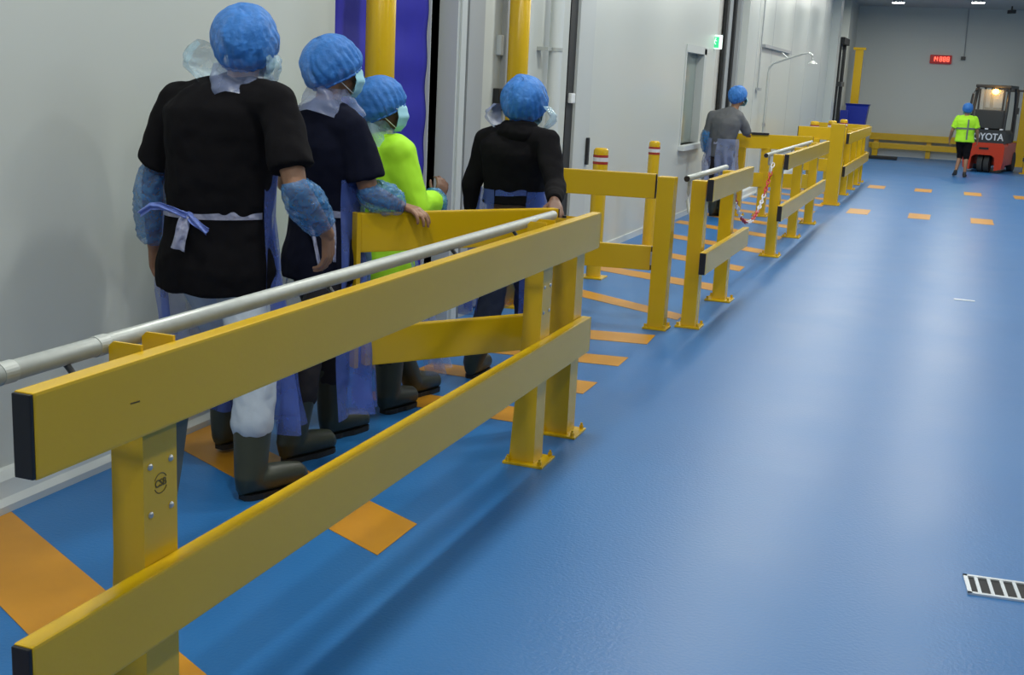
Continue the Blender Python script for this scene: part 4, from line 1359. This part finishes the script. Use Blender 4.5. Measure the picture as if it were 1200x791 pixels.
person('p4', P4, 0.18, 'man in black hooded top and plastic apron walking ahead of the group', s=1.0, wd=1.02, voxel=0.0075, skin='skin_dark',
       feet={'L': (V(-2.575, 6.50, 0), V(-2.57, 6.78, 0)), 'R': (V(-2.44, 7.10, 0.02), V(-2.40, 7.38, 0))},
       top=('black_cloth', 'long', 0.022), legs='jeans', shirt_low=-0.15, cap_s=1.02,
       apron=dict(a0=-2.65, a1=2.65, z0=0.38, ztop=1.17, mat='apron_film', tie='apron_film', pad=0.040, flare=0.06),
       hands={'R': dict(d=V(0.35, -0.75, -0.30), n=V(0, 0, -1), t=V(-0.9, -0.3, 0), curl=0.35), 'L': dict(d=V(0, 0.15, -1), n=V(1, 0, 0), t=V(0, 1, 0), curl=0.5)},
       boots='boot', boot_h=0.30, extra=p4_extra)

# --- man 5, grey top, leaning on the far gate
P5 = dict(head=(-2.843, 16.75, 1.686), neck=(-2.895, 16.700, 1.525), chest=(-2.975, 16.650, 1.30), waist=(-3.012, 16.700, 1.03), pelvis=(-3.03, 16.760, 0.83),
          shL=(-3.165, 16.70, 1.39), shR=(-2.80, 16.62, 1.40), elL=(-3.235, 16.72, 1.12), wrL=(-3.225, 16.80, 0.89), elR=(-2.70, 16.78, 1.22), wrR=(-2.74, 17.00, 1.18),
          hipL=(-3.10, 16.78, 0.80), hipR=(-2.96, 16.78, 0.80), knL=(-3.09, 16.86, 0.44), knR=(-2.97, 16.90, 0.44))
person('p5', P5, -0.45, 'man in grey top and blue apron leaning on the far gate by the doorway', s=1.0, wd=1.12, voxel=0.012,
       head_yaw=-0.6, feet={'L': (V(-3.11, 16.80, 0), V(-3.02, 17.04, 0)), 'R': (V(-2.98, 16.84, 0), V(-2.88, 17.07, 0))},
       top=('grey_cloth', 'loose', 0.03), legs='dark_trousers', shirt_low=-0.02, cap_s=0.98,
       cover={'L': (0.75, 1.95, 0.075, 0.065)},
       apron=dict(a0=-2.95, a1=2.95, z0=0.42, ztop=1.10, mat='apron_clear', pad=0.06, flare=0.03),
       hands={'R': dict(d=V(0.1, 0.9, -0.15), n=V(0, 0, -1), t=V(-1, 0.1, 0), curl=0.3)})

# --- man 6, hi-vis vest and shorts, far
P6 = dict(head=(0.197, 30.0, 1.580), neck=(0.202, 30.0, 1.43), chest=(0.200, 30.0, 1.23), waist=(0.212, 30.0, 0.98), pelvis=(0.215, 30.0, 0.84),
          shL=(0.03, 30.0, 1.335), shR=(0.375, 30.0, 1.335), elL=(-0.075, 30.0, 1.06), wrL=(-0.115, 30.12, 0.84), elR=(0.46, 30.0, 1.08), wrR=(0.50, 30.1, 0.86),
          hipL=(0.13, 30.0, 0.82), hipR=(0.30, 30.0, 0.82), knL=(0.16, 30.1, 0.46), knR=(0.30, 29.98, 0.46))


def p6_extra(root, J, R_, F_, H, hm):
    v = MB()
    v.loft(torso_rings({k: J[k] for k in J}, 0.95, 1.1, 0.0, 0.045, low=0.03), 32)
    for sd in ('L', 'R'):
        v.caps(J['sh' + sd], 0.082, J['sh' + sd].lerp(J['el' + sd], 0.55), 0.080, 3)
    vo = v.build('hi_vis_vest', 'hivis', root, voxel=0.012, relax=2, disp=wr_noise(0.008, 9, 2))
    tp = MB()
    for zc in (1.12,):
        tp.loft([(V(0.205, 30.0, zc - 0.02), 0.226, 0.162, R_, F_), (V(0.205, 30.0, zc + 0.02), 0.228, 0.164, R_, F_)], 36)
    tp.box((0.25, 29.835, 1.10), (0.035, 0.012, 0.46))
    tp.build('reflective_tape', 'hivis_tape', vo)


person('p6', P6, 0.0, 'worker in yellow hi-vis vest and dark shorts walking towards the forklift', s=0.95, wd=1.1, voxel=0.012,
       feet={'L': (V(0.11, 29.92, 0.03), V(0.07, 30.18, 0)), 'R': (V(0.30, 29.86, 0), V(0.33, 30.12, 0))},
       top=('hivis', 'short', 0.02), legs='black_cloth', barelegs=True, boots='rubber', shirt_low=-0.02, cap_s=0.9,
       extra=p6_extra, hands={'L': dict(d=V(0, 0.15, -1), n=V(1, 0, 0), t=V(0, 1, 0), curl=0.4), 'R': dict(d=V(0, 0.15, -1), n=V(-1, 0, 0), t=V(0, 1, 0), curl=0.4)})
